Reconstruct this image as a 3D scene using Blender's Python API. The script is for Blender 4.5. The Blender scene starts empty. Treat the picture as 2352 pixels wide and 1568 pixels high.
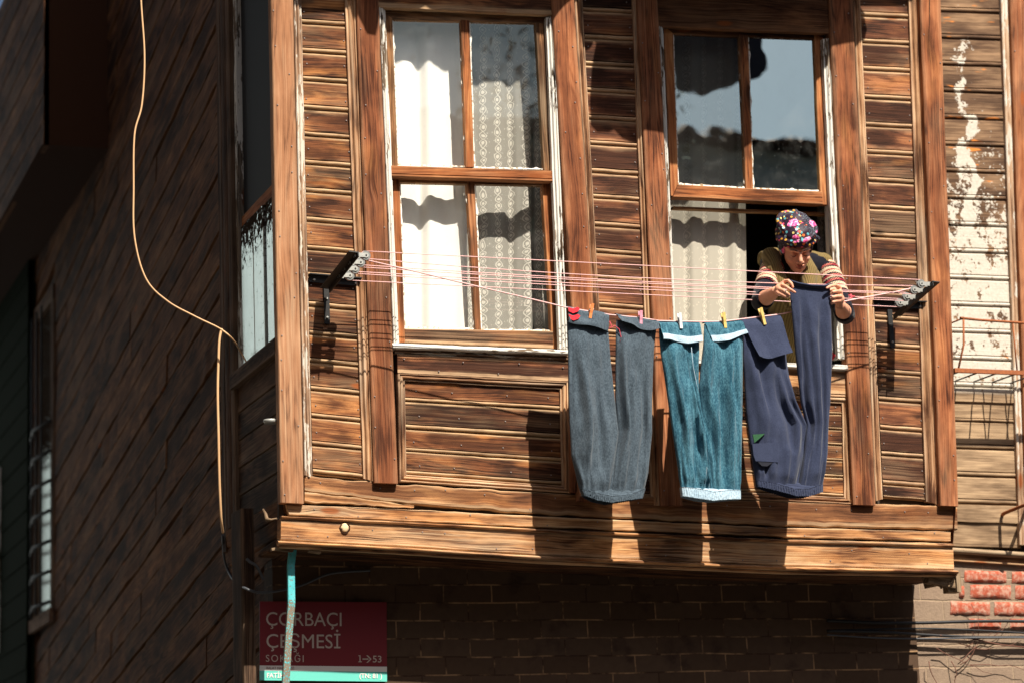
import bpy, bmesh, math, random
from mathutils import Vector, Matrix, Euler, noise as mnoise
random.seed(7)
R = random.Random(11)
V = Vector
scene = bpy.context.scene
C = scene.collection
# ------------------------------------------------------------------ camera frame
F = 5200.0; W2, H2 = 1176.0, 784.0; DIST = 10.8
dy = V((-2009, -1216, F)).normalized()
dx = V((1, -.04, (2009 - .04*1216)/F)).normalized()
dx = (dx - dy*dx.dot(dy)).normalized()
dz = dx.cross(dy)
if dz.y < 0: dz = -dz
# camera axes in world coordinates
RIGHT = V((dx.x, dy.x, dz.x)); UP = V((dx.y, dy.y, dz.y)); FWD = V((dx.z, dy.z, dz.z))
CAM = V((0, 0, 0)) - FWD*DIST
CAM_Z = 1.65
OFF = V((0, 0, CAM_Z - CAM.z)); CAM = CAM + OFF          # ground at z = 0
def ray(px, py):
    return (RIGHT*((px - W2)/F) + UP*(-(py - H2)/F) + FWD)
def A(px, py, Y=0.0):
    d = ray(px, py); return CAM + d*((Y - CAM.y)/d.y)
def S(px, py, X):
    d = ray(px, py); return CAM + d*((X - CAM.x)/d.x)
def Zp(px, py, Z):
    d = ray(px, py); return CAM + d*((Z - CAM.z)/d.z)
XL = A(645, 700).x; XR = A(2192, 700).x
YG = .372                                                # the wall the bay stands out from
SUN = V((-.085, .35, -.455)).normalized()                # direction the light travels

# ------------------------------------------------------------------ helpers
def lin(r, g, b):
    f = lambda c: (c/255/12.92 if c/255 <= .04045 else ((c/255+.055)/1.055)**2.4)
    return (f(r), f(g), f(b), 1)
rootloc = {}
def thing(name, label, cat, loc, group=None):
    o = bpy.data.objects.new(name, None); C.objects.link(o); o.location = loc; o.empty_display_size = .1
    o['label'] = label; o['category'] = cat
    if group: o['group'] = group
    rootloc[o.name] = V(loc); return o
def tag(o, label, cat, group=None):
    o['label'] = label; o['category'] = cat
    if group: o['group'] = group
    return o
class MB:
    def __init__(s): s.v = []; s.f = []; s.uv = []; s.col = []; s.mi = []; s.sm = []
    def face(s, idx, uv=None, col=(.5,.5,.5), mi=0, sm=False):
        s.f.append(tuple(idx)); s.uv.append(uv or [(0,0)]*len(idx)); s.col.append(col if isinstance(col, list) else [col]*len(idx)); s.mi.append(mi); s.sm.append(sm)
    def grid(s, rows, col=(.5,.5,.5), mi=0, sm=True, uvs=None, closed=False):
        b = len(s.v); n = len(rows[0])
        for r in rows: s.v += [V(p) for p in r]
        for i in range(len(rows)-1):
            m = n if closed else n-1
            for j in range(m):
                k = (j+1) % n
                ids = (b+i*n+j, b+i*n+k, b+(i+1)*n+k, b+(i+1)*n+j)
                if uvs:
                    u = uvs
                    if closed and k == 0:
                        uu = [u(i,j), u(i,n), u(i+1,n), u(i+1,j)]
                    else: uu = [u(i,j), u(i,k), u(i+1,k), u(i+1,j)]
                else: uu = None
                s.face(ids, uu, col, mi, sm)
        return b
    def box(s, c, sx, sy, sz, rot=None, mi=0, col=None, bev=0):
        col = col or (R.random(), .5, R.random())
        c = V(c); M = rot or Matrix.Identity(3)
        L = max(sx, sy, sz)
        P = []
        for (i, j, k) in ((-1,-1,-1),(1,-1,-1),(1,1,-1),(-1,1,-1),(-1,-1,1),(1,-1,1),(1,1,1),(-1,1,1)):
            P.append((V((i*sx/2, j*sy/2, k*sz/2))))
        b = len(s.v); s.v += [c + M @ p for p in P]
        ax = [sx, sy, sz].index(L)
        for fc in ((0,3,2,1),(4,5,6,7),(0,1,5,4),(1,2,6,5),(2,3,7,6),(3,0,4,7)):
            o1 = (ax+1) % 3; o2 = (ax+2) % 3
            uv = [(P[i][ax], P[i][o1]+P[i][o2]) for i in fc]
            s.face([b+i for i in fc], uv, col, mi)
    def tube(s, pts, rad, n=8, mi=0, cap=True, sm=True, col=(.5,.5,.5)):
        pts = [V(p) for p in pts]; m = len(pts)
        rad = rad if isinstance(rad, (list, tuple)) else [rad]*m
        rows = []; up = None; L = 0; Ls = []
        for i, p in enumerate(pts):
            t = (pts[min(i+1, m-1)] - pts[max(i-1, 0)]).normalized()
            if up is None:
                up = V((0,0,1)) if abs(t.z) < .9 else V((1,0,0))
            a = t.cross(up).normalized(); up = a.cross(t).normalized()
            rows.append([p + (a*math.cos(q*2*math.pi/n) + up*math.sin(q*2*math.pi/n))*rad[i] for q in range(n)])
            if i: L += (p-pts[i-1]).length
            Ls.append(L)
        b = s.grid(rows, col, mi, sm, lambda i, j: (Ls[i], j/n*2*math.pi*rad[i]), True)
        if cap:
            s.face([b+j for j in range(n)][::-1], None, col, mi); s.face([b+(m-1)*n+j for j in range(n)], None, col, mi)
    def ball(s, c, rx, ry=None, rz=None, M=None, n=16, mi=0):
        ry = ry or rx; rz = rz or rx; c = V(c); M = M or Matrix.Identity(3); rows = []
        for i in range(n//2+1):
            a = math.pi*i/(n//2); a = min(max(a, .02), math.pi-.02)
            rows.append([c + M @ V((rx*math.sin(a)*math.cos(2*math.pi*j/n), ry*math.sin(a)*math.sin(2*math.pi*j/n), rz*math.cos(a))) for j in range(n)])
        b = s.grid(rows, mi=mi, closed=True)
        s.face([b+j for j in range(n)], None, mi=mi); s.face([b+(n//2)*n+j for j in range(n)][::-1], None, mi=mi)
    def disc(s, c, ax, r, th, n=20, mi=0):
        c = V(c); ax = V(ax).normalized(); s.tube([c-ax*th/2, c+ax*th/2], r, n, mi, True, False)
    def build(s, name, mats, parent=None, fixn=False):
        if not isinstance(mats, (list, tuple)): mats = [mats]
        me = bpy.data.meshes.new(name)
        if parent is not None: org = rootloc[parent.name]
        else:
            xs = [p.x for p in s.v]; ys = [p.y for p in s.v]; zs = [p.z for p in s.v]
            org = V(((min(xs)+max(xs))/2, (min(ys)+max(ys))/2, min(zs)))
        me.from_pydata([p-org for p in s.v], [], s.f)
        for m in mats: me.materials.append(m)
        me.uv_layers.new(name='UVMap'); me.color_attributes.new('bd', 'FLOAT_COLOR', 'CORNER')
        fl = []; fc = []
        for u, c in zip(s.uv, s.col):
            for q in u: fl += [q[0], q[1]]
            for q in c: fc += [q[0], q[1], q[2], 1]
        me.uv_layers['UVMap'].data.foreach_set('uv', fl); me.color_attributes['bd'].data.foreach_set('color', fc)
        me.polygons.foreach_set('material_index', s.mi); me.polygons.foreach_set('use_smooth', s.sm)
        me.update()
        if fixn:
            bm = bmesh.new(); bm.from_mesh(me); bmesh.ops.recalc_face_normals(bm, faces=bm.faces); bm.to_mesh(me); bm.free()
        o = bpy.data.objects.new(name, me); C.objects.link(o)
        if parent is not None:
            o.parent = parent; rootloc[o.name] = org
        else:
            o.location = org; rootloc[o.name] = org
        return o
def remesh(o, vox, sm=2, keep=True):
    """fuse the overlapping shapes of a mesh into one continuous skin"""
    m = o.modifiers.new('r', 'REMESH'); m.mode = 'VOXEL'; m.voxel_size = vox; m.use_smooth_shade = True
    if sm:
        k = o.modifiers.new('s', 'SMOOTH'); k.factor = .5; k.iterations = sm
    dg = bpy.context.evaluated_depsgraph_get(); dg.update()
    me = bpy.data.meshes.new_from_object(o.evaluated_get(dg))
    old = o.data; o.modifiers.clear(); o.data = me; me.name = old.name
    if not me.materials:
        for q in old.materials: me.materials.append(q)
    return o
def lerp(a, b, t): return a + (b-a)*t
def poly(pts, t):
    """point at fraction t of a polyline of tuples/vectors (by index of arc length)"""
    L = [0]
    for i in range(1, len(pts)): L.append(L[-1] + (V(pts[i])-V(pts[i-1])).length)
    d = t*L[-1]
    for i in range(1, len(pts)):
        if d <= L[i] + 1e-9:
            k = (d-L[i-1])/max(1e-9, L[i]-L[i-1]); return V(pts[i-1]).lerp(V(pts[i]), k)
    return V(pts[-1])
def strip3(mb, a, b, n, prof, nrm, mi=0, jit=.0012, wob=.0008, cap=True, usc=1.0, r1=None, r2=None):
    """a length of timber: a and b are the two long edges (3D), prof the section between them"""
    r1 = R.random() if r1 is None else r1; r2 = R.random() if r2 is None else r2
    u0 = R.random()*20; sd = R.random()*100
    rows = []; us = []; L = 0; last = None
    for i in range(n+1):
        t = i/n; p = poly(a, t); q = poly(b, t); acr = (q-p); w = acr.length; acr.normalize()
        j1 = mnoise.noise(V((t*n*.45, sd, 0)))*jit*2; j2 = mnoise.noise(V((t*n*.45, sd+9, 0)))*jit*2
        wb = mnoise.noise(V((t*n*.2, sd+20, 0)))*wob*2
        p = p + acr*j1; q = q + acr*j2
        rows.append([p.lerp(q, s_) + nrm*(o_+wb) for (s_, o_) in prof])
        if last: L += (p-last).length
        last = p; us.append(L); 
    b0 = len(mb.v); m = len(prof)
    for r in rows: mb.v += r
    for i in range(n):
        for j in range(m-1):
            t0, t1 = prof[j][0], prof[j+1][0]
            dv = abs(prof[j+1][1]-prof[j][1])
            v0, v1 = t0*w, t1*w
            if abs(t1-t0) < 1e-6: v1 = v0+dv
            mb.face((b0+i*m+j, b0+i*m+j+1, b0+(i+1)*m+j+1, b0+(i+1)*m+j),
                    [(u0+us[i], v0), (u0+us[i], v1), (u0+us[i+1], v1), (u0+us[i+1], v0)],
                    [(r1, t0, r2), (r1, t1, r2), (r1, t1, r2), (r1, t0, r2)], mi)
    if cap:
        mb.face([b0+j for j in range(m)][::-1], [(u0, .01*j) for j in range(m)], (r1, .5, r2), mi)
        mb.face([b0+n*m+j for j in range(m)], [(u0, .01*j) for j in range(m)], (r1, .5, r2), mi)
FN = V((0, -1, 0)); SN = V((-1, 0, 0))
def strip(mb, a, b, Y=0, n=14, prof=None, **k):
    strip3(mb, [A(x, y, Y) for x, y in a], [A(x, y, Y) for x, y in b], n, prof, FN, **k)
P_FLAT = [(0,-.03),(0,0),(.02,.003),(.98,.003),(1,0),(1,-.03)]
P_POST = [(0,-.05),(0,0),(.04,.005),(.1,.006),(.5,.0065),(.9,.006),(.96,.005),(1,0),(1,-.05)]
P_BOARD = [(0,-.02),(0,.001),(.03,.005),(.4,.0045),(.77,.005),(.785,-.006),(.80,-.006),(.81,.003),(.84,.008),(.87,.0095),(.905,.008),(.93,.003),(.94,-.007),(.965,-.008),(.97,-.001),(1,-.002),(1,-.02)]
P_MOULD = [(0,-.03),(0,.006),(.1,.010),(.22,.009),(.27,.001),(.33,-.001),(.38,.004),(.5,.008),(.62,.007),(.7,.002),(.76,-.004),(.84,-.005),(.86,-.002),(1,-.003),(1,-.03)]
P_MOULDR = [(1-t, o) for t, o in P_MOULD[::-1]]
P_BEAD = [(0,-.02),(0,0),(.1,.010),(.3,.017),(.5,.019),(.7,.017),(.9,.010),(1,0),(1,-.02)]

# ------------------------------------------------------------------ materials
class NT:
    def __init__(s, name):
        s.m = bpy.data.materials.new(name); s.m.use_nodes = True; s.t = s.m.node_tree
        s.t.nodes.clear(); s.out = s.t.nodes.new('ShaderNodeOutputMaterial'); s.c = {}
    def n(s, typ, **k):
        nd = s.t.nodes.new('ShaderNode'+typ)
        for a, b in k.items(): setattr(nd, a, b)
        return nd
    def set(s, sock, v):
        if isinstance(v, bpy.types.NodeSocket): s.t.links.new(v, sock)
        elif v is not None: sock.default_value = v
    def math(s, op, a, b=None, c=None, clamp=False):
        nd = s.n('Math', operation=op, use_clamp=clamp)
        for i, q in enumerate((a, b, c)):
            if q is not None: s.set(nd.inputs[i], q)
        return nd.outputs[0]
    def mix(s, f, a, b, bt='MIX'):
        nd = s.n('Mix', data_type='RGBA', blend_type=bt); s.set(nd.inputs[0], f); s.set(nd.inputs[6], a); s.set(nd.inputs[7], b); return nd.outputs[2]
    def noise(s, vec, sc, det=2, rough=.5, w=None, dist=0):
        nd = s.n('TexNoise', noise_dimensions='4D' if w is not None else '3D')
        s.set(nd.inputs['Vector'], vec); nd.inputs['Scale'].default_value = sc; nd.inputs['Detail'].default_value = det; nd.inputs['Roughness'].default_value = rough; nd.inputs['Distortion'].default_value = dist
        if w is not None: s.set(nd.inputs['W'], w)
        return nd.outputs['Fac']
    def vor(s, vec, sc, feat='F1', out='Distance', rnd=1):
        nd = s.n('TexVoronoi', feature=feat); s.set(nd.inputs['Vector'], vec); nd.inputs['Scale'].default_value = sc; nd.inputs['Randomness'].default_value = rnd
        return nd.outputs[out]
    def ramp(s, f, stops, interp='LINEAR'):
        nd = s.n('ValToRGB'); r = nd.color_ramp; r.interpolation = interp
        while len(r.elements) > 1: r.elements.remove(r.elements[-1])
        r.elements[0].position = stops[0][0]; r.elements[0].color = stops[0][1]
        for p, c in stops[1:]:
            e = r.elements.new(p); e.color = c
        s.set(nd.inputs[0], f); return nd.outputs[0]
    def step(s, f, a, b):
        nd = s.n('MapRange', interpolation_type='SMOOTHSTEP'); s.set(nd.inputs[0], f); nd.inputs[1].default_value = a; nd.inputs[2].default_value = b; return nd.outputs[0]
    def xyz(s, x, y, z=0.0):
        nd = s.n('CombineXYZ'); s.set(nd.inputs[0], x); s.set(nd.inputs[1], y); s.set(nd.inputs[2], z); return nd.outputs[0]
    def uv(s):
        nd = s.n('UVMap'); nd.uv_map = 'UVMap'; sp = s.n('SeparateXYZ'); s.t.links.new(nd.outputs[0], sp.inputs[0]); return nd.outputs[0], sp.outputs[0], sp.outputs[1]
    def bd(s):
        nd = s.n('VertexColor'); nd.layer_name = 'bd'; sp = s.n('SeparateColor'); s.t.links.new(nd.outputs[0], sp.inputs[0]); return sp.outputs[0], sp.outputs[1], sp.outputs[2]
    def obj(s):
        return s.n('TexCoord').outputs['Object']
    def geo(s):
        return s.n('NewGeometry').outputs['Position']
    def bsdf(s, col, rough=.7, bump=None, bs=.3, bd=.002, metal=0, spec=None, **k):
        p = s.n('BsdfPrincipled'); s.set(p.inputs['Base Color'], col); s.set(p.inputs['Roughness'], rough); p.inputs['Metallic'].default_value = metal
        if spec is not None: p.inputs['Specular IOR Level'].default_value = spec
        for a, b in k.items(): s.set(p.inputs[a.replace('_', ' ')], b)
        if bump is not None:
            b = s.n('Bump'); b.inputs['Strength'].default_value = bs; b.inputs['Distance'].default_value = bd; s.set(b.inputs['Height'], bump); s.t.links.new(b.outputs[0], p.inputs['Normal'])
        s.t.links.new(p.outputs[0], s.out.inputs[0]); return p
def wood(name, dark, mid, light, grey, ea=.5, ga=.4, da=.5, bp=0.0, gold=0.0, paint=None, paint_amt=0, rough=.8, con=1.0):
    """weathered timber: grain along u, across v; every length of timber differs by its own random number"""
    t = NT(name); uvv, u, v = t.uv(); r1, vn, r2 = t.bd()
    w = t.math('MULTIPLY', r1, 61.0)
    warp = t.noise(t.xyz(t.math('MULTIPLY', u, 1.3), t.math('MULTIPLY', v, 8)), 1, 3, .55, w)
    kv = t.n('TexVoronoi', feature='F1', voronoi_dimensions='3D'); t.set(kv.inputs['Vector'], t.xyz(t.math('MULTIPLY', u, 2.0), t.math('MULTIPLY', v, 6.5), t.math('MULTIPLY', r1, 50.0))); kv.inputs['Scale'].default_value = 1
    kd = kv.outputs['Distance']; knot = t.math('SUBTRACT', 1.0, t.step(kd, .06, .12)); khalo = t.math('SUBTRACT', 1.0, t.step(kd, .10, .30))
    wv = t.math('ADD', v, t.math('MULTIPLY', t.math('SUBTRACT', warp, .5), .045)); wv = t.math('ADD', wv, t.math('MULTIPLY', khalo, .010))
    g0 = t.noise(t.xyz(t.math('MULTIPLY', u, .9), t.math('MULTIPLY', wv, 44)), 1, 2, .55, t.math('ADD', w, 2.0))
    g1 = t.noise(t.xyz(t.math('MULTIPLY', u, 1.5), t.math('MULTIPLY', wv, 140)), 1, 3, .65, w)
    g2 = t.noise(t.xyz(t.math('MULTIPLY', u, 6), t.math('MULTIPLY', wv, 400)), 1, 2, .7, w)
    rg = t.noise(t.xyz(t.math('MULTIPLY', u, .8), t.math('MULTIPLY', wv, 9)), 1, 1, .4, t.math('ADD', w, 5.0))
    ring = t.math('SINE', t.math('MULTIPLY', rg, 110.0)); ring = t.math('POWER', t.math('MULTIPLY_ADD', ring, .5, .5), 2.0)
    patch = t.noise(t.xyz(t.math('MULTIPLY', u, 3.4), t.math('MULTIPLY', wv, 9)), 1, 4, .55, t.math('ADD', w, 11.0))
    big = t.noise(t.xyz(t.math('MULTIPLY', u, 1.3), t.math('MULTIPLY', v, 4)), 1, 3, .55, t.math('ADD', w, 23.0))
    f = t.math('ADD', .5, t.math('MULTIPLY', t.math('SUBTRACT', g1, .5), .42*con))
    f = t.math('ADD', f, t.math('MULTIPLY', t.math('SUBTRACT', g0, .5), .16*con))
    f = t.math('ADD', f, t.math('MULTIPLY', t.math('SUBTRACT', patch, .5), 1.0*con))
    f = t.math('ADD', f, t.math('MULTIPLY', t.math('SUBTRACT', ring, .4), -.11))
    f = t.math('ADD', f, t.math('MULTIPLY', t.math('SUBTRACT', g2, .5), .60))
    f = t.math('ADD', f, t.math('MULTIPLY', t.math('SUBTRACT', r2, .5), .26))
    f = t.math('SUBTRACT', f, t.math('MULTIPLY', khalo, .10))
    col = t.ramp(f, [(.26, tuple(c*.6 for c in dark[:3])+(1,)), (.38, dark), (.50, t_mix(dark, mid, .75)), (.60, mid), (.80, light)])
    if gold:
        gn = t.step(t.noise(t.xyz(t.math('MULTIPLY', u, 3.0), t.math('MULTIPLY', wv, 10)), 1, 3, .55, t.math('ADD', w, 47.0)), .52, .68)
        col = t.mix(t.math('MULTIPLY', gn, gold), col, t.mix(t.step(g1, .3, .7), lin(158, 88, 42), lin(226, 158, 92)))
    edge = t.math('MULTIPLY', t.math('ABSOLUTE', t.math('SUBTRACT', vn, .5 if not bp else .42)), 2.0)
    # dark water stains through the middle of a board
    sn = t.noise(t.xyz(t.math('MULTIPLY', u, 3.6), t.math('MULTIPLY', v, 9)), 1, 4, .55, t.math('ADD', w, 31.0))
    st = t.math('MULTIPLY', t.step(t.math('ADD', t.math('ADD', sn, t.math('MULTIPLY', edge, -.20)), t.math('MULTIPLY', t.math('SUBTRACT', r1, .5), .20)), .37, .55), da)
    col = t.mix(st, col, t.mix(t.step(t.math('MULTIPLY_ADD', g1, .5, t.math('MULTIPLY', g2, .5)), .32, .68), tuple(c*.5 for c in dark[:3])+(1,), t_mix(dark, mid, .45)))
    # weathered pale edges, worn silver patches
    en = t.math('MULTIPLY', t.step(t.math('ADD', edge, t.math('MULTIPLY', t.math('SUBTRACT', patch, .5), 1.3)), .50, 1.05), ea)
    gm = t.math('MULTIPLY', t.step(t.math('ADD', big, t.math('MULTIPLY', t.math('SUBTRACT', g1, .5), .5)), .48, .72), ga)
    gcol = t.mix(t.step(g1, .3, .7), t_mix(grey, dark, .55), grey); gf = t.math('MAXIMUM', en, gm)
    if bp:  # bead and top edge paled: lit lines painted on top of the edge wear
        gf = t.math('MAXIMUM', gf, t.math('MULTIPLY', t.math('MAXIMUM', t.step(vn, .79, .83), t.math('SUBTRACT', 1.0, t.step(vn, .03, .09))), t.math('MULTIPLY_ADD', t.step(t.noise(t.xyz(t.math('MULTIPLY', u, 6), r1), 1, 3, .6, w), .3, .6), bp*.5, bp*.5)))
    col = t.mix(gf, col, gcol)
    col = t.mix(t.math('MULTIPLY', knot, .85), col, t.mix(t.step(r2, .3, .7), tuple(c*.4 for c in dark[:3])+(1,), lin(150, 82, 40)))
    crack = t.math('SUBTRACT', 1.0, t.step(t.noise(t.xyz(t.math('MULTIPLY', u, 1.1), t.math('MULTIPLY', wv, 60)), 1, 2, .5, t.math('ADD', w, 3.0)), .27, .31))
    col = t.mix(t.math('MULTIPLY', crack, .9), col, (.006, .004, .003, 1))
    if paint:
        pn = t.noise(t.xyz(t.math('MULTIPLY', u, 9), t.math('MULTIPLY', v, 60)), 1, 5, .65, w)
        pm = t.step(t.math('ADD', pn, t.math('MULTIPLY', t.math('SUBTRACT', big, .5), .9)), .56-paint_amt*.3, .60-paint_amt*.3)
        col = t.mix(pm, col, t.mix(g1, tuple(c*.7 for c in paint[:3])+(1,), paint))
    h = t.math('ADD', t.math('MULTIPLY', g1, .7), t.math('MULTIPLY', g2, .35)); h = t.math('ADD', h, t.math('MULTIPLY', ring, -.15)); h = t.math('SUBTRACT', h, crack)
    t.bsdf(col, rough, h, .7, .003, spec=.15); return t.m
def t_mix(a, b, k): return tuple(a[i]*(1-k)+b[i]*k for i in range(3))+(1,)
D0 = lin(58, 32, 22); M0 = lin(126, 76, 48); L0 = lin(186, 122, 74); G0 = lin(190, 158, 122)
M = {}
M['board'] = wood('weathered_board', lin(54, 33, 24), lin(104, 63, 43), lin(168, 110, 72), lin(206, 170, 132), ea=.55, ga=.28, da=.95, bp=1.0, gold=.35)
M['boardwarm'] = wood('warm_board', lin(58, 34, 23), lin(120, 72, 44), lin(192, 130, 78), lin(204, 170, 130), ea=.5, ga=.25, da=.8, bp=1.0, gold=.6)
M['post'] = wood('weathered_post', lin(78, 42, 26), lin(142, 84, 53), lin(182, 118, 78), lin(182, 142, 108), ea=.35, ga=.35, da=.45, gold=.2)
M['postpale'] = wood('pale_post', lin(108, 70, 48), lin(164, 114, 80), lin(190, 140, 104), lin(198, 162, 128), ea=.4, ga=.6, da=.2, con=.8)
M['mould'] = wood('moulding_wood', lin(96, 62, 42), lin(172, 128, 92), lin(216, 176, 134), lin(228, 202, 170), ea=.4, ga=.65, da=.3)
M['mouldpale'] = wood('pale_moulding', lin(130, 100, 78), lin(184, 150, 120), lin(205, 175, 145), lin(215, 195, 170), ea=.4, ga=.5, da=.1, paint=lin(225, 216, 200), paint_amt=.15)
M['beam'] = wood('beam_wood', lin(100, 62, 40), lin(184, 132, 86), lin(228, 182, 128), lin(230, 202, 164), ea=.6, ga=.5, da=.45, gold=.4)
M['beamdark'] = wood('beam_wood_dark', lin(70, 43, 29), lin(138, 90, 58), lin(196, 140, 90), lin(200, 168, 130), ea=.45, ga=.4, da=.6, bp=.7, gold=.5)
M['sash'] = wood('sash_wood', lin(100, 56, 32), lin(164, 98, 56), lin(204, 142, 88), lin(190, 154, 114), ea=.3, ga=.35, da=.3)
M['sashpale'] = wood('sash_wood_pale', lin(92, 62, 40), lin(156, 112, 74), lin(200, 158, 112), lin(190, 165, 132), ea=.3, ga=.5, da=.2)
M['jamb'] = wood('peeling_white_jamb', lin(70, 58, 46), lin(130, 110, 90), lin(180, 165, 145), lin(200, 190, 175), ea=.2, ga=.5, da=.1, paint=lin(236, 232, 222), paint_amt=.5)
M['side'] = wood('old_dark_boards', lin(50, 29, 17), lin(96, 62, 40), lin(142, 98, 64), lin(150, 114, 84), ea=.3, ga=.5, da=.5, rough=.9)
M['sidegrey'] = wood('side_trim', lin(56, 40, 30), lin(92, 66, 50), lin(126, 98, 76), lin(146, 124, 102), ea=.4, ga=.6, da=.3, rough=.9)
M['grey'] = wood('silvered_board', lin(88, 70, 54), lin(146, 122, 96), lin(180, 156, 126), lin(196, 174, 144), ea=.4, ga=.6, da=.15)

def simple(name, col, rough=.6, metal=0, var=0, sc=30, **k):
    t = NT(name)
    c = col
    if var:
        n_ = t.noise(t.geo(), sc, 4, .6); c = t.mix(n_, tuple(q*(1-var) for q in col[:3])+(1,), tuple(min(1, q*(1+var)) for q in col[:3])+(1,))
        t.bsdf(c, rough, n_, .3, .002, metal, **k)
    else: t.bsdf(c, rough, metal=metal, **k)
    return t.m
M['nail'] = simple('iron_nail', lin(138, 126, 120), .6, .1)
M['iron'] = simple('black_iron', lin(24, 22, 21), .6, .1, .3, 60)
M['zinc'] = simple('zinc_metal', lin(176, 176, 170), .45, .4, .25, 80)
M['wheel'] = simple('pulley_plastic', lin(120, 122, 120), .5, 0, .2, 60)
M['rope'] = simple('pink_cord', lin(238, 188, 184), .7)
M['rope2'] = simple('red_cord', lin(196, 70, 84), .7)
M['cable'] = simple('cream_cable', lin(214, 170, 124), .6, 0, .15, 10)
M['cable2'] = simple('grey_cable', lin(74, 76, 80), .6)
M['black'] = simple('black_cable', lin(28, 27, 28), .5)
M['pin_y'] = simple('yellow_peg', lin(222, 190, 110), .5); M['pin_o'] = simple('orange_peg', lin(222, 132, 74), .5)
M['pin_w'] = simple('white_peg', lin(226, 228, 226), .5); M['pin_p'] = simple('pink_peg', lin(224, 150, 168), .5)
M['room'] = simple('room_wall', lin(60, 50, 42), .9)
M['skin'] = None

# ------------------------------------------------------------------ the house
house = thing('wooden_house', 'weathered brown timber house with a clapboard bay and a brick ground floor', 'house', (0, YG, 0))
def nails(mb, pts, Y, r=.0038, mi=1):
    for (x, y) in pts:
        c = A(x, y, Y); mb.tube([c, c+V((0, -.0045, 0))], [r, r*.8], 6, mi, True, True)
def panel(name, TL, TR, BR, BL, pitch, Y, mat, first=0.0, parent=house, seg=8, prof=P_BOARD, nail=True, label=None, bands=None):
    mb = MB(); hl = BL[1]-TL[1]; hr = BR[1]-TR[1]; n = max(1, int(round(hl/pitch)))
    cuts = bands or ([0] + [max(0, min(1, ((k+first)*pitch + R.uniform(-2.5, 2.5))/hl)) for k in range(1, n)] + [1])
    nl = []
    for a, b in zip(cuts[:-1], cuts[1:]):
        if b-a < .004: continue
        e = lambda t: [(lerp(TL[0], BL[0], t), TL[1]+hl*t), (lerp(TR[0], BR[0], t), TR[1]+hr*t)]
        strip(mb, e(a), e(b), Y, seg, prof)
        if nail:
            m_ = lerp(a, b, R.uniform(.25, .6)); L_ = e(m_)
            for f_ in (R.uniform(.05, .1), R.uniform(.9, .95)):
                nl.append((lerp(L_[0][0], L_[1][0], f_), lerp(L_[0][1], L_[1][1], f_)))
            if TR[0]-TL[0] > 300:
                for f_ in (R.uniform(.28, .36), R.uniform(.62, .7)): nl.append((lerp(L_[0][0], L_[1][0], f_), lerp(L_[0][1], L_[1][1], f_)))
    nails(mb, nl, Y-.004)
    o = mb.build(name, [mat, M['nail']], parent)
    if label: o['label'] = label
    return o
TOP = -420                                              # the bay goes on above the frame
def ext(x0, y0, x1, y1, y):                             # x on the line through two points
    return x0 + (x1-x0)*(y-y0)/(y1-y0)
# clapboard panels
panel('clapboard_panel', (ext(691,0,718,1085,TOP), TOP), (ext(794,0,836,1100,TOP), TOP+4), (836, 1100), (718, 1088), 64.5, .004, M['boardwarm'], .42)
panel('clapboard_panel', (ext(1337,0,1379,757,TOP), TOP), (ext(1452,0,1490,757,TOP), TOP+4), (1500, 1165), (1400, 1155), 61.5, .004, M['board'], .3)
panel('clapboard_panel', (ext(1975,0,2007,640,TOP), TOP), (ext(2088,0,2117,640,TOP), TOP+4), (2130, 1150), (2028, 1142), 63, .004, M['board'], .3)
def vert(name, tl, tr, bl, br, Y, mat, prof=P_POST, seg=30, top=None, parent=house, nail=0, label=None, **k):
    if top is not None:
        tl = (ext(*tl, *bl, top), top); tr = (ext(*tr, *br, top), top)
    mb = MB(); strip(mb, [tl, bl], [tr, br], Y, seg, prof, **k)
    if nail:
        pts = []
        for i in range(nail):
            t = (i+R.uniform(.2, .8))/nail; xx0 = lerp(tl[0], bl[0], t); xx1 = lerp(tr[0], br[0], t)
            pts.append((lerp(xx0, xx1, R.choice((.15, .2, .8, .85))+R.uniform(-.05, .05)), lerp(tl[1], bl[1], t)))
        nails(mb, pts, Y-.0055)
    o = mb.build(name, [mat, M['nail']], parent)
    if label: o['label'] = label
    return o
vert('corner_post', (622,0), (673,0), (645,1153), (698,1156), -.045, M['postpale'], top=TOP, nail=22)
vert('corner_post', (2112,0), (2160,0), (2160,1160), (2201,1162), -.045, M['post'], top=TOP, nail=18)
vert('moulding', (674,0), (692,0), (699,1090), (718,1098), -.018, M['mouldpale'], P_MOULD, top=TOP)
vert('moulding', (793,0), (816,0), (836,1098), (859,1106), -.018, M['mould'], P_MOULDR, top=TOP)
vert('window_post', (818,0), (869,0), (860,1108), (914,1110), -.04, M['post'], top=TOP, nail=20)
vert('window_post', (1269,40), (1321,40), (1322,860), (1373,860), -.04, M['post'], top=TOP, nail=20)
vert('moulding', (1321,40), (1340,40), (1385,1150), (1402,1155), -.018, M['mould'], P_MOULD, top=TOP)
vert('moulding', (1455,30), (1470,30), (1498,1160), (1514,1160), -.018, M['mould'], P_MOULDR, top=TOP)
vert('window_post', (1463,0), (1510,0), (1518,1160), (1568,1160), -.04, M['post'], top=TOP, nail=20)
vert('window_post', (1903,0), (1958,0), (1960,1158), (2011,1160), -.04, M['post'], top=TOP, nail=20)
vert('moulding', (1958,0), (1976,0), (2010,1150), (2028,1145), -.018, M['mould'], P_MOULD, top=TOP)
vert('moulding', (2088,0), (2112,0), (2128,1150), (2160,1160), -.018, M['mould'], P_MOULDR, top=TOP)
# lower continuation of the post below window one
vert('window_post', (1306,800), (1322,800), (1309,1130), (1323,1130), -.03, M['post'])
vert('window_post', (1323,858), (1373,858), (1327,1150), (1378,1152), -.042, M['post'], nail=6)

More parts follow.
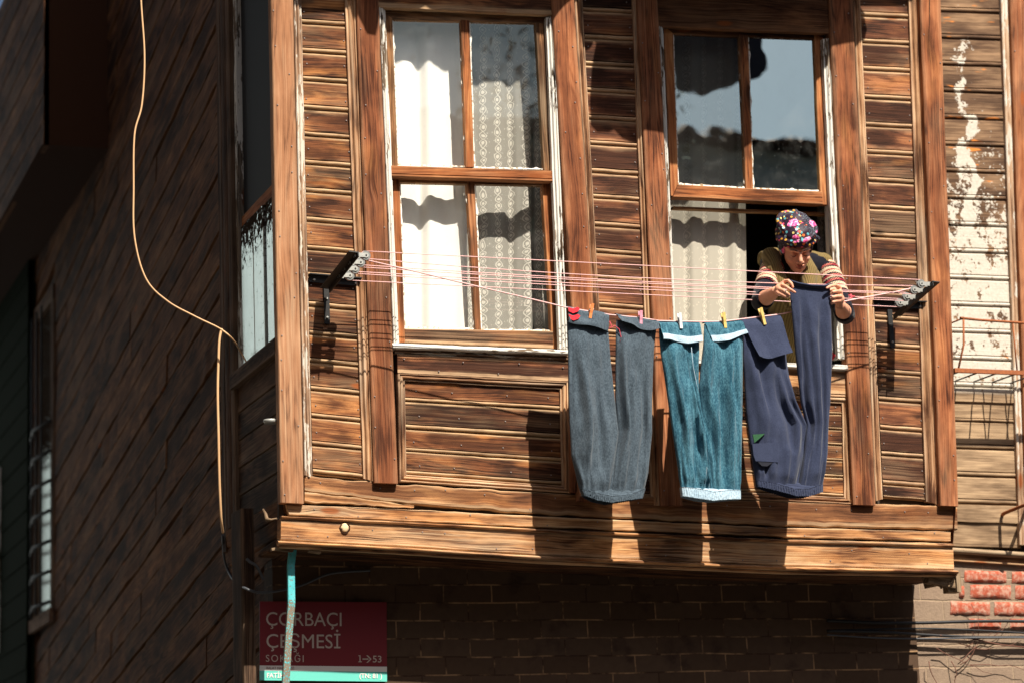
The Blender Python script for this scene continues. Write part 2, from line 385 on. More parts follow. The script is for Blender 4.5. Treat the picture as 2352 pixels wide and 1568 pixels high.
def hor(name, a, b, Y, mat, prof=P_FLAT, seg=40, parent=house, nail=0, label=None, **k):
    mb = MB(); strip(mb, a, b, Y, seg, prof, **k)
    if nail:
        pts = []
        for i in range(nail):
            t = (i+R.uniform(.1, .9))/nail; p = poly([V((q[0], q[1], 0)) for q in a], t); q = poly([V((q[0], q[1], 0)) for q in b], t)
            m_ = p.lerp(q, R.choice((.2, .3, .7, .8))+R.uniform(-.05, .05)); pts.append((m_.x, m_.y))
        nails(mb, pts, Y-.0045)
    o = mb.build(name, [mat, M['nail']], parent)
    if label: o['label'] = label
    return o
# panels under the windows
def apron(x0t, x0b, x1t, x1b, yt0, yt1, yb0, yb1, bands, ry0, ry1):
    # ry0/ry1: rail above; frame of mitred mouldings, boards inside
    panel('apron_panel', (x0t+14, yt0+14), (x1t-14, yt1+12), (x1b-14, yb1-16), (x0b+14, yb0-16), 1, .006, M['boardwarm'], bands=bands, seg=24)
    mb = MB()
    w = 17
    strip(mb, [(x0t, yt0), (x1t, yt1)], [(x0t+w, yt0+w), (x1t-w, yt1+w)], -.012, 24, P_MOULD)
    strip(mb, [(x0b+w, yb0-w), (x1b-w, yb1-w)], [(x0b, yb0), (x1b, yb1)], -.012, 24, P_MOULDR)
    strip(mb, [(x0t, yt0), (x0b, yb0)], [(x0t+w, yt0+w), (x0b+w, yb0-w)], -.012, 16, P_MOULD)
    strip(mb, [(x1t-w, yt1+w), (x1b-w, yb1-w)], [(x1t, yt1), (x1b, yb1)], -.012, 16, P_MOULDR)
    mb.build('panel_moulding', M['mould'], house)
apron(913, 917, 1304, 1309, 856, 876, 1106, 1132, [0, .24, .53, .76, 1], 808, 850)
apron(1568, 1574, 1952, 1957, 888, 908, 1140, 1158, [0, .15, .31, .47, .63, .8, 1], 838, 880)
hor('rail_board', [(912,812), (1306,832)], [(913,856), (1306,876)], -.02, M['board'], nail=6)
hor('rail_board', [(1540,828), (1950,846)], [(1545,886), (1952,906)], -.02, M['beam'], nail=6)
# the stepped beams at the foot of the bay
AT = [(699,1094), (928,1112), (1308,1134), (1800,1150), (2197,1162)]
AB = [(699,1127), (941,1157), (1222,1179), (1800,1207), (2198,1216)]
BT = [(657,1158), (941,1169), (1222,1184), (1800,1211), (2182,1220)]
BB = [(664,1182), (941,1196), (1222,1209), (1800,1232), (2182,1242)]
bT = [(645,1184), (941,1198), (1222,1213), (1800,1238), (2186,1247)]
bB = [(645,1190), (941,1206), (1222,1222), (1800,1247), (2188,1258)]
CT = [(645,1190), (941,1206), (1222,1222), (1800,1247), (2188,1258)]
CB = [(644,1240), (941,1256), (1222,1274), (1800,1299), (2190,1308)]
mT = [(637,1241), (941,1257), (1222,1275), (1800,1300), (2197,1309)]
mB = [(638,1250), (941,1266), (1222,1285), (1800,1310), (2198,1318)]
nB = [(640,1257), (941,1273), (1222,1292), (1800,1317), (2190,1324)]
P_BEAM = [(0,-.06),(0,0),(.02,.004),(.06,.006),(.5,.005),(.94,.006),(.98,.003),(1,-.004),(1,-.06)]
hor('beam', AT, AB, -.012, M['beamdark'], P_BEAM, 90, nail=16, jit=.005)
hor('beam', BT, BB, -.016, M['beam'], P_BEAM, 90, nail=12, jit=.0022)
hor('split_board', [(699,1129), (820,1143), (950,1160)], [(699,1152), (820,1158), (950,1166)], -.014, M['beam'], P_BEAM, 30, jit=.003)
hor('bead_moulding', bT, bB, -.028, M['beam'], P_BEAD, 90, jit=.0012)
hor('beam', CT, CB, -.026, M['beam'], P_BEAM, 90, nail=18, jit=.0012)
hor('bead_moulding', mT, mB, -.038, M['beam'], P_BEAD, 90, jit=.0008)
hor('bead_moulding', mB, nB, -.024, M['beam'], P_BEAD, 90, jit=.0008)
kc = A(792, 1211, -.034); mb = MB()
rows = []
for q, (rr_, dp) in enumerate(((.030, 0), (.026, .004), (.022, -.002), (.020, .004), (.010, .007), (.001, .008))):
    rows.append([kc + V((math.cos(a_*math.pi/12)*rr_*.8*(1+.12*math.sin(a_*1.7)), -dp, math.sin(a_*math.pi/12)*rr_)) for a_ in range(24)])
mb.grid(rows[:3], closed=True); mb.grid(rows[2:], closed=True, mi=1); mb.build('loose_knot', [M['side'], simple('knot_wood', lin(226, 196, 152), .8, 0, .25, 160)], house)
# backing inside the bay front, so no light leaks between the boards
mb = MB()
def backing(mb, x0, y0, x1, y1, Y=.03, xt=None):
    c = [A(x0, y0, Y), A(xt or x1, y0, Y), A(x1, y1, Y), A(x0, y1, Y)]; d = V((0, .02, 0))
    b = len(mb.v); mb.v += c + [p+d for p in c]
    for f in ((0,1,2,3),(4,7,6,5),(0,4,5,1),(1,5,6,2),(2,6,7,3),(3,7,4,0)): mb.face([b+i for i in f], [(0,0),(1,0),(1,1),(0,1)])
backing(mb, 640, TOP, 878, 1250); backing(mb, 1285, TOP, 1530, 1260); backing(mb, 1945, TOP, 2180, 1310, .03, 2125)
backing(mb, 879, TOP, 1284, 12, .031); backing(mb, 1531, TOP, 1944, 50, .031); backing(mb, 905, 815, 1284, 1260, .031); backing(mb, 1531, 845, 1944, 1300, .031)
mb.build('wall_backing', M['room'], house)
# window heads
hor('window_head', [(868,-40), (1272,-22)], [(869,18), (1272,36)], -.03, M['beamdark'])
hor('window_head', [(1508,-20), (1905,2)], [(1510,62), (1906,78)], -.03, M['side'])
hor('head_panel', [(850,TOP), (1265,TOP+10)], [(868,-42), (1272,-24)], -.005, M['side'], seg=10)
hor('head_panel', [(1490,TOP), (1885,TOP+10)], [(1508,-22), (1905,0)], -.005, M['side'], seg=10)
# room behind the bay
z0 = A(1400, 1230).z; z1 = A(1400, TOP).z + .2
mb = MB()
def quad(mb, pts, uv=None, mi=0, col=(.5,.5,.5)):
    b = len(mb.v); mb.v += [V(p) for p in pts]; mb.face([b+i for i in range(len(pts))], uv or [(0,0),(1,0),(1,1),(0,1)][:len(pts)], col, mi)
x0, x1 = XL+.075, XR-.12; yb = 3.2
quad(mb, [(x0,yb,z0),(x1,yb,z0),(x1,yb,z1),(x0,yb,z1)]); quad(mb, [(x0,.06,z0),(x0,yb,z0),(x0,yb,z1),(x0,.06,z1)])
quad(mb, [(x1,.06,z0),(x1,yb,z0),(x1,yb,z1),(x1,.06,z1)]); quad(mb, [(x0,.0,z0),(x1,.0,z0),(x1,yb,z0),(x0,yb,z0)]); quad(mb, [(x0,.0,z1),(x1,.0,z1),(x1,yb,z1),(x0,yb,z1)])
mb.build('interior_wall', M['room'], house)
# right side face of the bay
mb = MB(); e_ = [A(2184,1314,-.02), A(2196,1160,-.04), A(ext(2160,0,2200,1160,TOP)-2,TOP,-.04)]
mb.grid([[p for p in e_], [V((p.x, YG+.02, p.z)) for p in e_]], sm=False)
mb.build('bay_side', M['post'], house)

# ------------------------------------------------------------------ windows
def glass_mat(name, tint=(.93,.95,.95,1), refl=.16, rough=.0, streak=.0, wav=.02):
    t = NT(name)
    g = t.n('BsdfGlossy'); g.inputs['Roughness'].default_value = rough; g.inputs['Color'].default_value = (.84, 1, .94, 1)
    tr = t.n('BsdfTransparent'); tr.inputs['Color'].default_value = tint
    wv = t.noise(t.geo(), 3.0, 2, .5); b = t.n('Bump'); b.inputs['Strength'].default_value = wav; b.inputs['Distance'].default_value = .05; t.set(b.inputs['Height'], wv); t.t.links.new(b.outputs[0], g.inputs['Normal'])
    m = t.n('MixShader'); lw = t.n('LayerWeight'); lw.inputs[0].default_value = .5
    fac = t.math('ADD', t.math('MULTIPLY', t.math('POWER', lw.outputs['Facing'], 4.0), .6), refl)
    t.set(m.inputs[0], fac); t.t.links.new(tr.outputs[0], m.inputs[1]); t.t.links.new(g.outputs[0], m.inputs[2])
    # dust and dried splashes
    d = t.n('BsdfDiffuse'); d.inputs[0].default_value = lin(205, 205, 198)
    sp = t.step(t.vor(t.geo(), 48.0), .13, .05); sm = t.step(t.noise(t.geo(), 9.0, 4, .6), .42, .8)
    m2 = t.n('MixShader'); t.set(m2.inputs[0], t.math('ADD', t.math('MULTIPLY', sm, .05), t.math('MULTIPLY', sp, .14*streak+.02)))
    t.t.links.new(m.outputs[0], m2.inputs[1]); t.t.links.new(d.outputs[0], m2.inputs[2]); t.t.links.new(m2.outputs[0], t.out.inputs[0]); return t.m
M['glass'] = glass_mat('old_window_glass', tint=(.98,.98,.97,1), refl=.12, streak=.6)
M['glass2'] = glass_mat('dusty_window_glass', tint=(.5,.52,.5,1), refl=.60, streak=1.0)
M['glass3'] = glass_mat('hazy_window_glass', tint=(.95,.96,.95,1), refl=.46, streak=.8)
M['darkglass'] = glass_mat('dark_glass', tint=(.3,.3,.3,1), refl=.01, streak=.2)
def putty():
    t = NT('window_putty'); n_ = t.noise(t.geo(), 60, 4, .6); t.bsdf(t.mix(t.step(n_, .38, .5), lin(150, 128, 100), lin(230, 226, 214)), .8); return t.m
M['putty'] = putty()
def pane(win, q, Y, mat, label=None):
    mb = MB(); c = [A(x, y, Y) for x, y in q]
    c = [c[0]+V((-.012,0,.012)), c[1]+V((.012,0,.012)), c[2]+V((.012,0,-.012)), c[3]+V((-.012,0,-.012))]
    b = len(mb.v); mb.v += c; mb.face([b, b+3, b+2, b+1], [(0,1),(1,1),(1,0),(0,0)])
    o = mb.build('pane', mat, win)
    mb = MB()                                           # ragged putty line round the pane
    n = 26
    for e in range(4):
        p, r_ = V((*q[e], 0)), V((*q[(e+1) % 4], 0)); cx = V((sum(k[0] for k in q)/4, sum(k[1] for k in q)/4, 0))
        inn = (cx-(p+r_)/2); inn = V((inn.x, 0, 0)).normalized() if abs(p.x-r_.x) < abs(p.y-r_.y) else V((0, inn.y, 0)).normalized()
        rows = [[], []]
        for i in range(n+1):
            s_ = p.lerp(r_, i/n); wd = 1.6 + max(-1.0, mnoise.noise(V((i*.5, q[0][0]+e*7, 3)))*5)
            rows[0].append(A(s_.x-inn.x*1, s_.y-inn.y*1, Y-.003)); rows[1].append(A(s_.x+inn.x*wd, s_.y+inn.y*wd, Y-.0015))
        mb.grid(rows, sm=False)
    mb.build('putty', M['putty'], win)
def rail(win, name, a, b, Y, mat, seg=12, th=.03, prof=None):
    mb = MB(); pr = prof or [(0,-th),(0,0),(.04,.002),(.96,.002),(1,0),(1,-th)]
    strip(mb, a, b, Y, seg, pr, jit=.0008); return mb.build(name, mat, win)
def part_empty(name, loc, parent, label=None):
    # a part made of sub-parts: a small frame mesh is used as the part itself
    pass
# window 1 : the part is the outer frame (jamb liners) ; sub-parts are sashes, panes, muntins
mb = MB()
strip(mb, [(869,0), (903,792)], [(882,0), (917,792)], -.022, 30, P_MOULD, mi=0)
strip(mb, [(1255,40), (1286,800)], [(1271,40), (1303,803)], -.022, 30, P_MOULDR, mi=0)
strip(mb, [(872,0), (906,792)], [(884,4), (916,792)], .0, 20, P_FLAT, mi=0)
w1 = mb.build('window', [M['jamb']], house); w1['label'] = 'closed sash window with a white drape and lace behind the glass'
YS = .012
rail(w1, 'top_rail', [(880,18), (1256,38)], [(880,45), (1256,55)], YS, M['sashpale'])
rail(w1, 'stile', [(880,30), (898,382)], [(901,43), (914,382)], YS-.002, M['sashpale'])
rail(w1, 'stile', [(1230,54), (1250,392)], [(1254,54), (1268,392)], YS-.002, M['sashpale'])
rail(w1, 'muntin', [(1058,46), (1071,384)], [(1078,48), (1089,384)], YS-.001, M['sash'])
rail(w1, 'meeting_rail', [(896,381), (1266,393)], [(897,406), (1268,418)], -.012, M['sash'], th=.05, prof=[(0,-.05),(0,0),(.05,.004),(.7,.004),(.74,-.004),(.8,.006),(.95,.006),(1,.0),(1,-.05)])
rail(w1, 'stile', [(899,410), (914,786)], [(918,410), (930,786)], YS+.02, M['sash'])
rail(w1, 'stile', [(1245,420), (1268,800)], [(1265,420), (1284,800)], YS+.02, M['sash'])
rail(w1, 'muntin', [(1072,418), (1092,758)], [(1090,418), (1105,758)], YS+.021, M['sash'])
rail(w1, 'bottom_rail', [(930,755), (1270,760)], [(930,786), (1270,800)], YS+.018, M['board'])
rail(w1, 'rail', [(915,409), (1250,418)], [(915,420), (1250,427)], YS+.022, M['sashpale'])
pane(w1, [(902,45),(1058,48),(1071,383),(913,379)], YS+.012, M['glass'])
pane(w1, [(1079,51),(1231,54),(1250,389),(1090,385)], YS+.012, M['glass'])
pane(w1, [(919,420),(1072,421),(1091,755),(930,752)], YS+.034, M['glass'])
pane(w1, [(1092,423),(1245,426),(1267,759),(1106,757)], YS+.034, M['glass'])
hor('window_sill', [(901,789), (1305,803)], [(902,800), (1305,815)], -.045, M['jamb'], [(0,-.09),(0,0),(.3,.006),(.8,.006),(1,-.002),(1,-.09)], 30, jit=.0018)
hor('sill_moulding', [(906,801), (1305,816)], [(908,812), (1306,832)], -.02, M['mouldpale'], P_MOULD, 30, jit=.0015)
# window 2 : upper sash shut, lower half open
mb = MB()
strip(mb, [(1512,60), (1547,842)], [(1523,60), (1556,842)], -.022, 30, P_MOULD)
strip(mb, [(1890,90), (1925,822)], [(1908,90), (1948,826)], -.022, 30, P_MOULDR)
strip(mb, [(1886,90), (1912,822)], [(1896,90), (1924,826)], .02, 20, P_FLAT)
w2 = mb.build('window', [M['jamb']], house); w2['label'] = 'half open sash window with sky reflected in its upper panes'
rail(w2, 'top_rail', [(1522,56), (1892,76)], [(1524,78), (1893,92)], YS, M['side'])
rail(w2, 'stile', [(1524,60), (1541,450)], [(1546,78), (1559,450)], YS-.002, M['sash'])
rail(w2, 'stile', [(1870,80), (1885,470)], [(1891,88), (1909,471)], YS-.002, M['sash'])
rail(w2, 'muntin', [(1698,80), (1713,434)], [(1718,82), (1730,436)], YS-.001, M['sash'])
rail(w2, 'bottom_rail', [(1557,425), (1887,441)], [(1546,453), (1890,470)], -.004, M['sash'], th=.05)
rail(w2, 'raised_rail', [(1546,474), (1906,489)], [(1546,480), (1906,495)], YS+.055, M['sashpale'])
pane(w2, [(1546,78),(1698,81),(1713,432),(1558,423)], YS+.012, M['glass3'])
pane(w2, [(1719,86),(1870,91),(1885,439),(1730,433)], YS+.012, M['glass2'])
hor('window_sill', [(1545,822), (1946,838)], [(1546,834), (1947,850)], -.045, M['jamb'], [(0,-.14),(0,0),(.3,.006),(.8,.006),(1,-.002),(1,-.14)], 30, jit=.0018)

# ------------------------------------------------------------------ curtains
def drape_mat():
    t = NT('white_cotton'); n_ = t.noise(t.geo(), 400, 2, .6); p = t.bsdf(lin(246, 243, 236), .85, n_, .1, .001, spec=.1); return t.m
M['drape'] = drape_mat()
def lace_mat(name, base_a, col, band_w):
    t = NT(name); uvv, u, v = t.uv()
    # vines that cross over each other, with flowers; net between
    dn = t.n('TexNoise'); t.set(dn.inputs['Vector'], t.xyz(u, v)); dn.inputs['Scale'].default_value = 11; dn.inputs['Detail'].default_value = 2
    ds = t.n('SeparateColor'); t.t.links.new(dn.outputs['Color'], ds.inputs[0])
    u = t.math('ADD', u, t.math('MULTIPLY', t.math('SUBTRACT', ds.outputs[0], .5), .035)); v = t.math('ADD', v, t.math('MULTIPLY', t.math('SUBTRACT', ds.outputs[1], .5), .06))
    hs = t.n('TexWhiteNoise', noise_dimensions='1D'); t.set(hs.inputs['W'], t.math('FLOOR', t.math('DIVIDE', u, band_w))); v = t.math('ADD', v, t.math('MULTIPLY', hs.outputs[0], .3))
    um = t.math('SUBTRACT', t.math('MULTIPLY', t.math('FRACT', t.math('DIVIDE', u, band_w)), band_w), band_w/2)
    ph = t.math('MULTIPLY', v, 2*math.pi/.085)
    sn = t.math('MULTIPLY', t.math('SINE', ph), .017)
    v1 = t.math('SUBTRACT', 1.0, t.step(t.math('ABSOLUTE', t.math('SUBTRACT', um, sn)), .0016, .0034))
    v2 = t.math('SUBTRACT', 1.0, t.step(t.math('ABSOLUTE', t.math('ADD', um, sn)), .0016, .0034))
    vv = t.math('SUBTRACT', t.math('FRACT', t.math('DIVIDE', v, .0425)), .5)
    d = t.math('SQRT', t.math('ADD', t.math('POWER', t.math('ABSOLUTE', um), 2), t.math('POWER', t.math('MULTIPLY', vv, .0425), 2)))
    fl = t.math('SUBTRACT', 1.0, t.step(d, .0075, .0095))
    lf = t.math('SUBTRACT', 1.0, t.step(t.vor(t.xyz(u, v), 75.0), .12, .22)); lf = t.math('MULTIPLY', lf, t.math('SUBTRACT', 1.0, t.step(t.math('ABSOLUTE', um), .020, .026)))
    pat = t.math('MAXIMUM', t.math('MAXIMUM', v1, v2), t.math('MAXIMUM', fl, lf))
    sc = t.math('SUBTRACT', 1.0, t.step(t.vor(t.xyz(u, v), 42.0), .1, .2))
    pat = t.math('MAXIMUM', pat, t.math('MULTIPLY', sc, .6))
    al = t.math('ADD', base_a, t.math('MULTIPLY', pat, .95-base_a))
    df = t.n('BsdfDiffuse'); df.inputs[0].default_value = col; tl = t.n('BsdfTranslucent'); tl.inputs[0].default_value = col
    m0 = t.n('MixShader'); m0.inputs[0].default_value = .15; t.t.links.new(df.outputs[0], m0.inputs[1]); t.t.links.new(tl.outputs[0], m0.inputs[2])
    tr = t.n('BsdfTransparent'); m = t.n('MixShader'); t.set(m.inputs[0], al); t.t.links.new(tr.outputs[0], m.inputs[1]); t.t.links.new(m0.outputs[0], m.inputs[2]); t.t.links.new(m.outputs[0], t.out.inputs[0]); return t.m
M['lace'] = lace_mat('lace_net', .46, lin(236, 231, 218), .085)
M['lace2'] = lace_mat('lace_net_dense', .66, lin(222, 214, 196), .11)
def curtain(name, x0, x1, y0, y1, Y, mat, amp, nf, label, taper=0, seedv=0, lean=(0, 0)):
    mb = MB(); nu, nv = 120, 40; rows = []
    a = A(x0, y0, Y); b = A(x1, y0, Y); zb = A(x0, y1, Y).z; sx = (A(x0, y1, Y).x-a.x)
    for i in range(nv+1):
        t = i/nv; row = []
        for j in range(nu+1):
            s = j/nu; ph = s*nf*2*math.pi + seedv + .8*math.sin(s*7+seedv) + .25*math.sin(t*3+s*5)
            am = amp*(.55+.45*math.sin(s*11+seedv*2))*(1-.25*t)
            y = Y + am*math.sin(ph) + .3*am*math.sin(2.3*ph+1)
            x = lerp(a.x, b.x, s) + sx*t + lerp(lean[0], lean[1], s)*t + .3*am*math.cos(ph)
            row.append(V((x, y, lerp(a.z, zb, t) + lerp(0, b.z-a.z, s))))
        rows.append(row)
    wd = (b-a).length; hh = a.z-zb
    mb.grid(rows, uvs=lambda i, j: (j/nu*wd*1.15, i/nv*hh)); o = mb.build(name, mat)
    return tag(o, label, 'curtain')
curtain('curtain', 868, 1064, -10, 800, .13, M['drape'], .022, 2.6, 'thick white drape filling the left half of the closed window', seedv=1.2)
curtain('lace_curtain', 1030, 1300, -10, 800, .17, M['lace'], .024, 4.5, 'sheer lace curtain with flower vines in the right half of the closed window', seedv=.4)
curtain('lace_curtain', 1520, 1712, 40, 860, .15, M['lace2'], .016, 4.0, 'dense cream lace curtain beside the woman in the open window', seedv=2.0)
curtain('lace_curtain', 1876, 1960, 40, 860, .22, M['lace'], .015, 2, 'narrow strip of dark shaded lace at the right edge of the open window', seedv=5)

# ------------------------------------------------------------------ ground-floor wall, soffit
def brick_mat():
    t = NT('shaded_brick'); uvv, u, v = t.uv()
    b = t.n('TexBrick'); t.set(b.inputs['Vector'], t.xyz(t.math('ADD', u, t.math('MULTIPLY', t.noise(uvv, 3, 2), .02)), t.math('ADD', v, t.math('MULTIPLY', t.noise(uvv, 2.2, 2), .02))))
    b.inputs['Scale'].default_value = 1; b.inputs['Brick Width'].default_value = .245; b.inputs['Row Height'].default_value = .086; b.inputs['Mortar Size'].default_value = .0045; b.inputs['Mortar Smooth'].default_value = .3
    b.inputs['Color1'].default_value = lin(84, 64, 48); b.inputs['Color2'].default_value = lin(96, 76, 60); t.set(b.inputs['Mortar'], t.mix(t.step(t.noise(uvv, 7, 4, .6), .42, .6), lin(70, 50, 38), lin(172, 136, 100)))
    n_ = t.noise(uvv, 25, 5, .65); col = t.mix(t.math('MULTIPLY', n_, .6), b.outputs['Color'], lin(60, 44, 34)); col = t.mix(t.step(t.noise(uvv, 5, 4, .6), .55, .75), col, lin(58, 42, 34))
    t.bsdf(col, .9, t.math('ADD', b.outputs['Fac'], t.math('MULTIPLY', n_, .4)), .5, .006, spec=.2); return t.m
def plaster_mat():
    t = NT('patched_mortar'); uvv, u, v = t.uv()
    n1 = t.noise(t.geo(), 6, 5, .65); n2 = t.noise(t.geo(), 60, 4, .7); n3 = t.noise(t.geo(), 220, 2, .6)
    b = t.n('TexBrick'); t.set(b.inputs['Vector'], t.xyz(u, t.math('ADD', v, t.math('MULTIPLY', n1, .03)))); b.inputs['Scale'].default_value = 1; b.inputs['Brick Width'].default_value = .26; b.inputs['Row Height'].default_value = .115; b.inputs['Mortar Size'].default_value = .006; b.inputs['Mortar Smooth'].default_value = .6
    b.inputs['Color1'].default_value = lin(122, 106, 94); b.inputs['Color2'].default_value = lin(146, 122, 104); b.inputs['Mortar'].default_value = lin(170, 146, 120)
    col = t.mix(n1, b.outputs['Color'], lin(168, 146, 122)); col = t.mix(t.math('MULTIPLY', n2, .5), col, lin(96, 80, 70))
    t.bsdf(col, .95, t.math('ADD', t.math('ADD', n2, t.math('MULTIPLY', n3, .5)), t.math('MULTIPLY', b.outputs['Fac'], -1.0)), .6, .006, spec=.1); return t.m
def redbrick_mat():
    t = NT('orange_brick'); n1 = t.noise(t.geo(), 30, 5, .7); n2 = t.noise(t.geo(), 140, 3, .7)
    col = t.mix(n2, lin(150, 70, 50), lin(180, 92, 68)); col = t.mix(t.math('MULTIPLY', t.step(n1, .40, .68), .85), col, lin(190, 158, 138)); col = t.mix(t.step(t.noise(t.geo(), 16, 4), .6, .8), col, lin(120, 60, 44))
    t.bsdf(col, .9, n2, .5, .004, spec=.15); return t.m
M['brick'] = brick_mat(); M['plaster'] = plaster_mat(); M['redbrick'] = redbrick_mat()
Rg = 3.2                                                 # how far the wall goes on to the right
zb0 = A(1400, 1276, YG).z
xg0 = XL+.035; xg1 = A(2100, 1400, YG).x
def wallsheet(name, x0, x1, z0_, z1_, Y, mat, th=.15, parent=house):
    mb = MB(); b = len(mb.v)
    mb.v += [V((x0,Y,z0_)), V((x1,Y,z0_)), V((x1,Y,z1_)), V((x0,Y,z1_)), V((x0,Y+th,z0_)), V((x1,Y+th,z0_)), V((x1,Y+th,z1_)), V((x0,Y+th,z1_))]
    for f in ((0,1,2,3),(5,4,7,6),(4,0,3,7),(1,5,6,2),(3,2,6,7),(4,5,1,0)):
        mb.face([b+i for i in f], [(mb.v[b+i].x+mb.v[b+i].y, mb.v[b+i].z) for i in f])
    return mb.build(name, mat, parent)
ZB = A(2200, 1286, YG).z
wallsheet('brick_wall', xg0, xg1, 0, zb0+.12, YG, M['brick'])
pl = wallsheet('plastered_wall', xg1+.0005, xg1+Rg, 0, ZB, YG+.006, M['plaster']); pl['label'] = 'sunlit mortar-smeared wall with a patch of orange bricks'
mb = MB()
def bevbrick(mb, x0, y0, x1, y1, Y):
    p = [A(x0, y0, Y), A(x1, y0+ (x1-x0)*.02, Y), A(x1, y1+(x1-x0)*.02, Y), A(x0, y1, Y)]
    nn = 6; rows = []
    for i in range(nn+1):
        rr = []
        for j in range(9):
            q = p[0].lerp(p[1], j/8).lerp(p[3].lerp(p[2], j/8), i/nn); e = min(i, nn-i)/1.0; f = min(j, 8-j)/1.0
            o_ = .012*min(1, e)*min(1, f) + .003*mnoise.noise(q*60)
            rr.append(q + V((mnoise.noise(q*30+V((5,0,0)))*.004, -o_, mnoise.noise(q*33)*.004)))
        rows.append(rr)
    mb.grid(rows, sm=True)
for (a, b, c, d) in ((365,1055,555,1108),(580,1060,760,1112),(785,1062,960,1115),(390,1120,575,1180),(595,1124,780,1184),(800,1126,980,1186),(300,1195,480,1255),(500,1198,690,1258),(710,1200,900,1262),(338,1125,362,1178)):
    bevbrick(mb, a*.5044+2031.7, b*.5044+776.8, c*.5044+2031.7, d*.5044+776.8, YG+.004)
for i, px in enumerate((2240, 2334, 2428)):
    bevbrick(mb, px-20, 1418, px+62, 1446, YG+.011)
mb.build('orange_bricks', M['redbrick'], house)
# soffit boards under the bay
mb = MB()
for k in range(4):
    d0 = .0 + (YG-.0)*k/4; d1 = (YG)*(k+1)/4 - .004
    a = [A(x, y, -.0) + V((0, d0, .006)) for x, y in nB]; b = [A(x, y, -.0) + V((0, d1, .006)) for x, y in nB]
    strip3(mb, a, b, 30, [(0,-.01),(0,0),(.05,.003),(.95,.003),(1,0),(1,-.01)], V((0,0,-1)))
mb.build('soffit', M['side'], house)
# right-hand clapboard wall in the plane behind the bay
def paintboard():
    t = NT('peeling_white_clapboard'); uvv, u, v = t.uv(); r1, vn, r2 = t.bd(); pos = t.geo(); sp = t.n('SeparateXYZ'); t.t.links.new(pos, sp.inputs[0])
    g1 = t.noise(t.xyz(t.math('MULTIPLY', u, 4), t.math('MULTIPLY', v, 150), t.math('MULTIPLY', r1, 30)), 1, 3, .6)
    pt = t.noise(t.xyz(t.math('MULTIPLY', u, 3), t.math('MULTIPLY', v, 14), t.math('MULTIPLY', r1, 30)), 1, 3, .6)
    wd = t.ramp(t.math('MULTIPLY_ADD', g1, .4, t.math('MULTIPLY', pt, .7)), [(.35, lin(56, 40, 30)), (.52, lin(94, 70, 52)), (.72, lin(156, 124, 94))])
    wd = t.mix(t.step(t.noise(t.xyz(t.math('MULTIPLY', u, 5), t.math('MULTIPLY', v, 30), t.math('MULTIPLY', r1, 77)), 1, 2), .66, .72), wd, lin(214, 130, 60))
    z = sp.outputs[2]; zt = A(2250, 60, YG).z; zb_ = A(2250, 900, YG).z
    hgt = t.math('DIVIDE', t.math('SUBTRACT', zt, z), zt-zb_)            # 0 top .. 1 lower edge of the paint
    n1 = t.math('MULTIPLY_ADD', t.noise(pos, 42, 5, .7), .45, t.math('MULTIPLY', t.noise(pos, 12, 4, .6), .55)); n2 = t.noise(pos, 70, 4, .6)
    xc = A(2240, 400, YG).x
    near = t.math('SUBTRACT', 1.0, t.step(t.math('ABSOLUTE', t.math('SUBTRACT', t.math('SUBTRACT', sp.outputs[0], t.math('MULTIPLY', t.noise(pos, 4.5, 2), .42)), xc-.25)), .012, .06))
    amt = t.math('ADD', t.math('MULTIPLY', t.step(hgt, .04, .72), .27), t.math('MULTIPLY', t.math('MULTIPLY', near, t.step(hgt, .0, .06)), .20))
    m_ = t.step(t.math('ADD', t.math('ADD', n1, t.math('MULTIPLY', t.math('SUBTRACT', n2, .5), .3)), amt), .69, .73)
    m_ = t.math('MULTIPLY', m_, t.math('SUBTRACT', 1.0, t.step(hgt, .99, 1.01)))
    lowgrey = t.step(hgt, .9, 1.02)
    wd = t.mix(lowgrey, wd, t.ramp(t.math('MULTIPLY_ADD', g1, .4, t.math('MULTIPLY', pt, .7)), [(.34, lin(70, 54, 40)), (.48, lin(126, 102, 78)), (.56, lin(150, 124, 96)), (.7, lin(186, 156, 122))]))
    col = t.mix(m_, wd, t.mix(n2, lin(170, 160, 144), lin(222, 214, 200)))
    t.bsdf(col, .85, t.math('ADD', g1, t.math('MULTIPLY', m_, .5)), .5, .003, spec=.2); return t.m
M['peel'] = paintboard()
def xat(x, y, y2): return x + (y2-y)*.035
yl = TOP; bands = []
y = -400
jy = []
while y < 890: jy.append(y); y += 61.3
jy.append(893)
mb = MB()
for a, b in zip(jy[:-1], jy[1:]):
    strip(mb, [(2130+a*.03, a), (2306+a*.035, a+6)], [(2130+b*.03, b), (2306+b*.035, b+6)], YG, 10, P_BOARD)
for a, b in ((893, 924), (924, 971), (971, 1034), (1034, 1097), (1097, 1160), (1160, 1200), (1200, 1256)):
    strip(mb, [(2150, a-4), (2345, a+2)], [(2150, b-4), (2345, b+2)], YG-(.012 if a in (893, 1160) else 0), 10, P_BOARD if a not in (893, 1160, 1200) else P_FLAT)
o = mb.build('peeling_clapboards', [M['peel'], M['nail']], house); o['label'] = 'narrow clapboards with flaking white paint right of the bay'
hor('bead_moulding', [(2150,1254), (3450,1334)], [(2150,1268), (3450,1350)], YG-.03, M['grey'], P_BEAD, 20)
hor('bead_moulding', [(2150,1268), (3450,1350)], [(2150,1284), (3450,1366)], YG-.015, M['beamdark'], P_FLAT, 20)
vert('moulding', (2298,0), (2320,0), (2341,1250), (2362,1250), YG-.018, M['mouldpale'], P_MOULD, top=TOP)
vert('window_post', (2320,0), (2382,0), (2362,1250), (2420,1250), YG-.04, M['post'], top=TOP, nail=8)
panel('clapboard_panel', (2370, TOP), (3420, TOP+40), (3450, 1296), (2415, 1254), 62, YG, M['board'])
